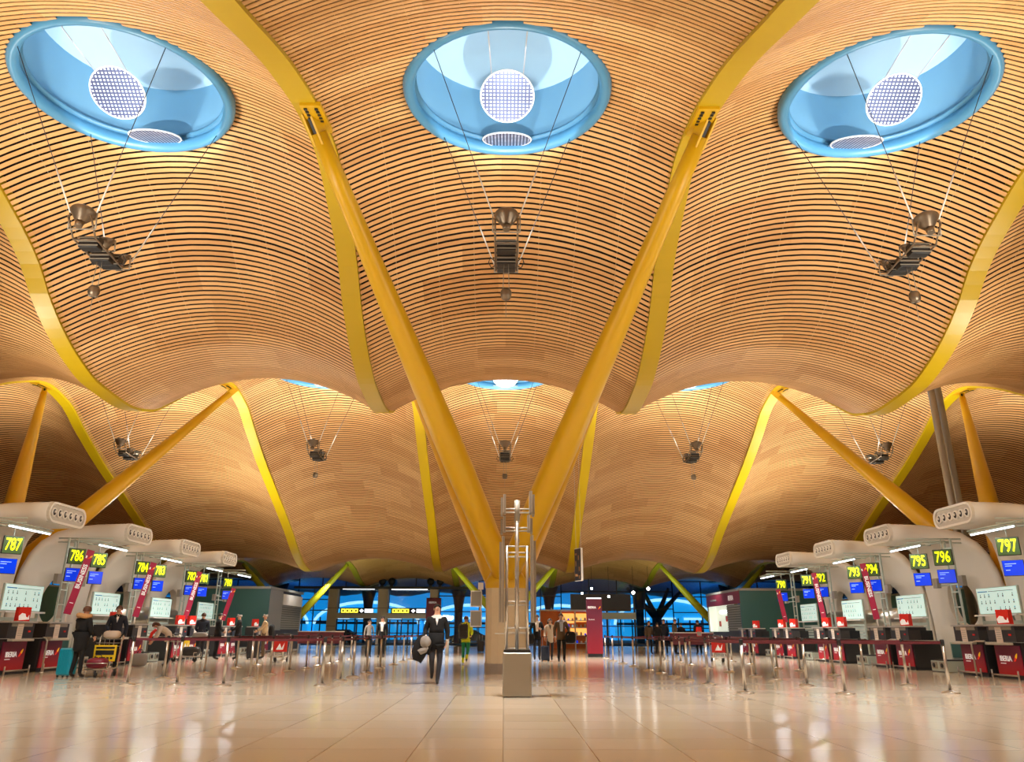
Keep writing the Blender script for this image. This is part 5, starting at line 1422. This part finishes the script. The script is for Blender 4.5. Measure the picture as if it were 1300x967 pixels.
# seated figure by the window left of the pier
P = dict(pel=(0,0,.46), wst=(0,.02,.62), cst=(0,.0,.82), nkb=(0,-.02,.97), nck=(0,-.05,1.04), hd=(0,-.08,1.12), crn=(0,-.09,1.20), shL=(.17,-.02,.93), shR=(-.17,-.02,.93), elL=(.22,-.06,.68), wrL=(.12,-.26,.58), elR=(-.22,-.06,.68), wrR=(-.12,-.26,.58),
   hpL=(.10,-.02,.45), knL=(.13,-.44,.48), anL=(.13,-.42,.09), toL=(.14,-.58,.035), hpR=(-.10,-.02,.45), knR=(-.13,-.44,.48), anR=(-.13,-.42,.09), toR=(-.14,-.58,.035))
for i, (x, lab) in enumerate(((-2.2, 'dark-clad person seated by the window left of the pier'),)):
    person((x, 50.0, 0), R(-5), lab, P, 1.75, legs='blackc', coat='blackc', coatlen=0.90)
t = thing('bench', (-2.0, 50.15, 0), 'low dark bench under the seated person by the window', 'bench')
b = MB(); b.box((0,0,0.33), (1.6,0.45,0.06), 'grey_d'); b.build('seat', t)
for x in (-0.7, 0.7):
    b = MB(); b.box((x,0,0.15), (0.06,0.4,0.30), 'steel'); b.build('leg', t)
suitcase((-1.35, 49.7, 0), R(0), 'black2', 'black suitcase beside the seated person left of the pier', 0.6, 0.4, 0.25)
# parked trolleys with red plates and the white litter post
trolley((-8.75, 33.0, 0), R(0), 'parked luggage trolley with a tall red plate on the left', 'red', False)
trolley((8.75, 34.2, 0), R(0), 'parked luggage trolley with a red and white plate on the right', 'red', False)
t = thing('bollard', (-2.95, 44.0, 0), 'short pale post on the floor right of the worker', 'bollard')
b = MB(); b.tube([(0,0,0),(0,0,0.95)], 0.09, 'pillar', 12); b.build('post', t)
# ------------------------------------------------------------------ camera
cam = bpy.data.objects.new('camera', bpy.data.cameras.new('camera')); C.objects.link(cam)
cam.data.sensor_fit = 'HORIZONTAL'; cam.data.sensor_width = 36.0
cam.data.lens = 36.0*1000/1300
cam.location = (0, 0, 1.13)
pitch, yaw, roll = R(20.0), R(0.49), 0.0035
cam.rotation_mode = 'QUATERNION'
cam.rotation_quaternion = (Matrix.Rotation(-yaw, 3, 'Z') @ Matrix.Rotation(pi_half := PI/2 + pitch, 3, 'X') @ Matrix.Rotation(roll, 3, 'Z')).to_quaternion()
# principal point is (650, 438) in a 1300 x 967 frame
cam.data.shift_x = 0.0; cam.data.shift_y = -(483.5-438)/1300
cam.data.clip_end = 500
bpy.context.scene.camera = cam

# ------------------------------------------------------------------ light
W = bpy.data.worlds.new('dusk'); bpy.context.scene.world = W; W.use_nodes = True
nt = W.node_tree; nt.nodes.clear()
out = nt.nodes.new('ShaderNodeOutputWorld'); bg = nt.nodes.new('ShaderNodeBackground')
tc = nt.nodes.new('ShaderNodeTexCoord'); sp = nt.nodes.new('ShaderNodeSeparateXYZ'); rp = nt.nodes.new('ShaderNodeValToRGB')
nt.links.new(tc.outputs['Generated'], sp.inputs[0]); nt.links.new(sp.outputs[2], rp.inputs[0])
e = rp.color_ramp.elements
e[0].position = 0.0; e[0].color = (0.01, 0.38, 0.88, 1)
e[1].position = 0.35; e[1].color = (0.01, 0.05, 0.18, 1)
k_ = rp.color_ramp.elements.new(0.035); k_.color = (0.01, 0.33, 0.78, 1)
k_ = rp.color_ramp.elements.new(0.09); k_.color = (0.015, 0.12, 0.38, 1)
nt.links.new(rp.outputs[0], bg.inputs[0]); bg.inputs[1].default_value = 1.0
nt.links.new(bg.outputs[0], out.inputs[0])

def light(kind, name, loc, power, col, size=1.0, sy=None, direction=(0,0,-1), spot=None, blend=0.3):
    l = bpy.data.lights.new(name, kind); l.energy = power; l.color = col
    if kind == 'AREA':
        l.size = size
        if sy: l.shape = 'RECTANGLE'; l.size_y = sy
    elif kind in ('POINT', 'SPOT'): l.shadow_soft_size = size
    if spot: l.spot_size = spot; l.spot_blend = blend
    o = bpy.data.objects.new(name, l); C.objects.link(o); o.location = loc
    o.rotation_mode = 'QUATERNION'; o.rotation_quaternion = Vector(direction).to_track_quat('-Z', 'Y')
    return o
WARM = (1.0, 0.93, 0.80)
# projectors of the floodlight clusters, shining up into the skylights, over the boarding and down to the hall
for (x, y) in SKY:
    near = y < 20
    if abs(x) <= 9:
        pw = 1.0 if near else 0.7
        light('SPOT', 'projector_lamp', (x, y-2.0, 9.9), 1150*pw, (0.95, 0.98, 1.0), 0.04, direction=(0, 0.62, 1), spot=R(54), blend=0.15)
        light('SPOT', 'projector_lamp', (x, y+0.3, 9.6), 380*pw, (0.95, 0.98, 1.0), 0.04, direction=(0, 0.28, 1), spot=R(54), blend=0.15)
    light('SPOT', 'wash_spot', (x, y+0.3, 9.62), 420 if near else 1300, WARM, 0.2, direction=(0, 0, 1), spot=R(165), blend=0.6)
for sx in (-1, 1): light('SPOT', 'wash_spot', (sx*27, 37.3, 9.6), 1150, WARM, 0.2, direction=(0, 0, 1), spot=R(165), blend=0.6)  # added fill for the dark outer bays, no cluster hangs there
# unseen uplighters over the shells; the ones along the hall are added ceiling fill
for sx in (-1, 1):
    for yy, pw in ((21.7, 450), (38.5, 420), (44.1, 420)):
        light('AREA', 'shell_uplighter', (sx*16.8, yy, 5.5), pw, WARM, 1.6, 1.6, direction=(-sx*0.35, 0.0, 1))
    for yy in (2, 10):
        light('AREA', 'uplight_fill', (sx*11, yy, 3.5), 900, WARM, 3, 3, direction=(0, 0.25, 1))
    light('SPOT', 'uplight_fill', (sx*9, 24.5, 1.6), 450, WARM, 0.3, direction=(0, -0.25, 1), spot=R(150), blend=0.8)
    light('SPOT', 'uplight_fill', (sx*9, 50, 1.6), 500, WARM, 0.3, direction=(0, -0.35, 1), spot=R(150), blend=0.8)
for sx, ys_ in ((-1, PL), (1, PR)):
    for yy in ys_:
        light('AREA', 'tube_light', (sx*14.9, yy+0.9, 4.05), 32, (0.95, 0.97, 1.0), 0.08, 2.2, direction=(0, 0, -1))
    for yy in (26, 36, 46):
        light('SPOT', 'desk_fill_spot', (sx*6.5, yy, 7.2), 950, (1.0, 0.95, 0.88), 0.8, direction=(sx*1.0, 0.25, -0.42), spot=R(95), blend=0.9)  # unseen spots added to brighten the shells and desks
# downlights
for x in (-9, 0, 9):
    for y in (15.5, 37.0):
        light('SPOT', 'down_spot', (x, y+0.1, 7.3), 3000 if y < 20 else 4000, (1.0, 0.96, 0.90), 0.25, direction=(0, 0, -1), spot=R(130), blend=0.9)
for x, y in ((-15, 70), (-6.5, 71), (4, 70), (13, 70), (-14, 55), (14, 55)):
    light('SPOT', 'down_spot', (x, y, 4.9), 900, (1.0, 0.96, 0.88), 0.15, direction=(0, 0.35, -1), spot=R(130), blend=0.9)  # unseen spots added to brighten the portals and the far floor
for x in (-13.5, -4.5, 4.5, 13.5):
    light('SPOT', 'far_green_fill', (x, 66, 1.5), 1150, (0.85, 1.0, 0.50), 0.3, direction=(0, 0.15, 1), spot=R(140), blend=0.8)  # unseen greenish fill, added to tint and lift the far roof wave
for x in (-25, 0, 25):
    light('AREA', 'forecourt_blue_fill', (x, 95, 1.0), 900, (0.10, 0.45, 1.0), 6, 6, direction=(0, 0, 1))  # unseen blue fill, added to colour the canopy underside

sc = bpy.context.scene
sc.view_settings.view_transform = 'Standard'; sc.view_settings.look = 'None'
sc.view_settings.gamma = 1.0; sc.view_settings.use_curve_mapping = False
sc.view_settings.exposure = -0.12
sc.cycles.use_denoising = True
sc.cycles.max_bounces = 8; sc.cycles.diffuse_bounces = 4
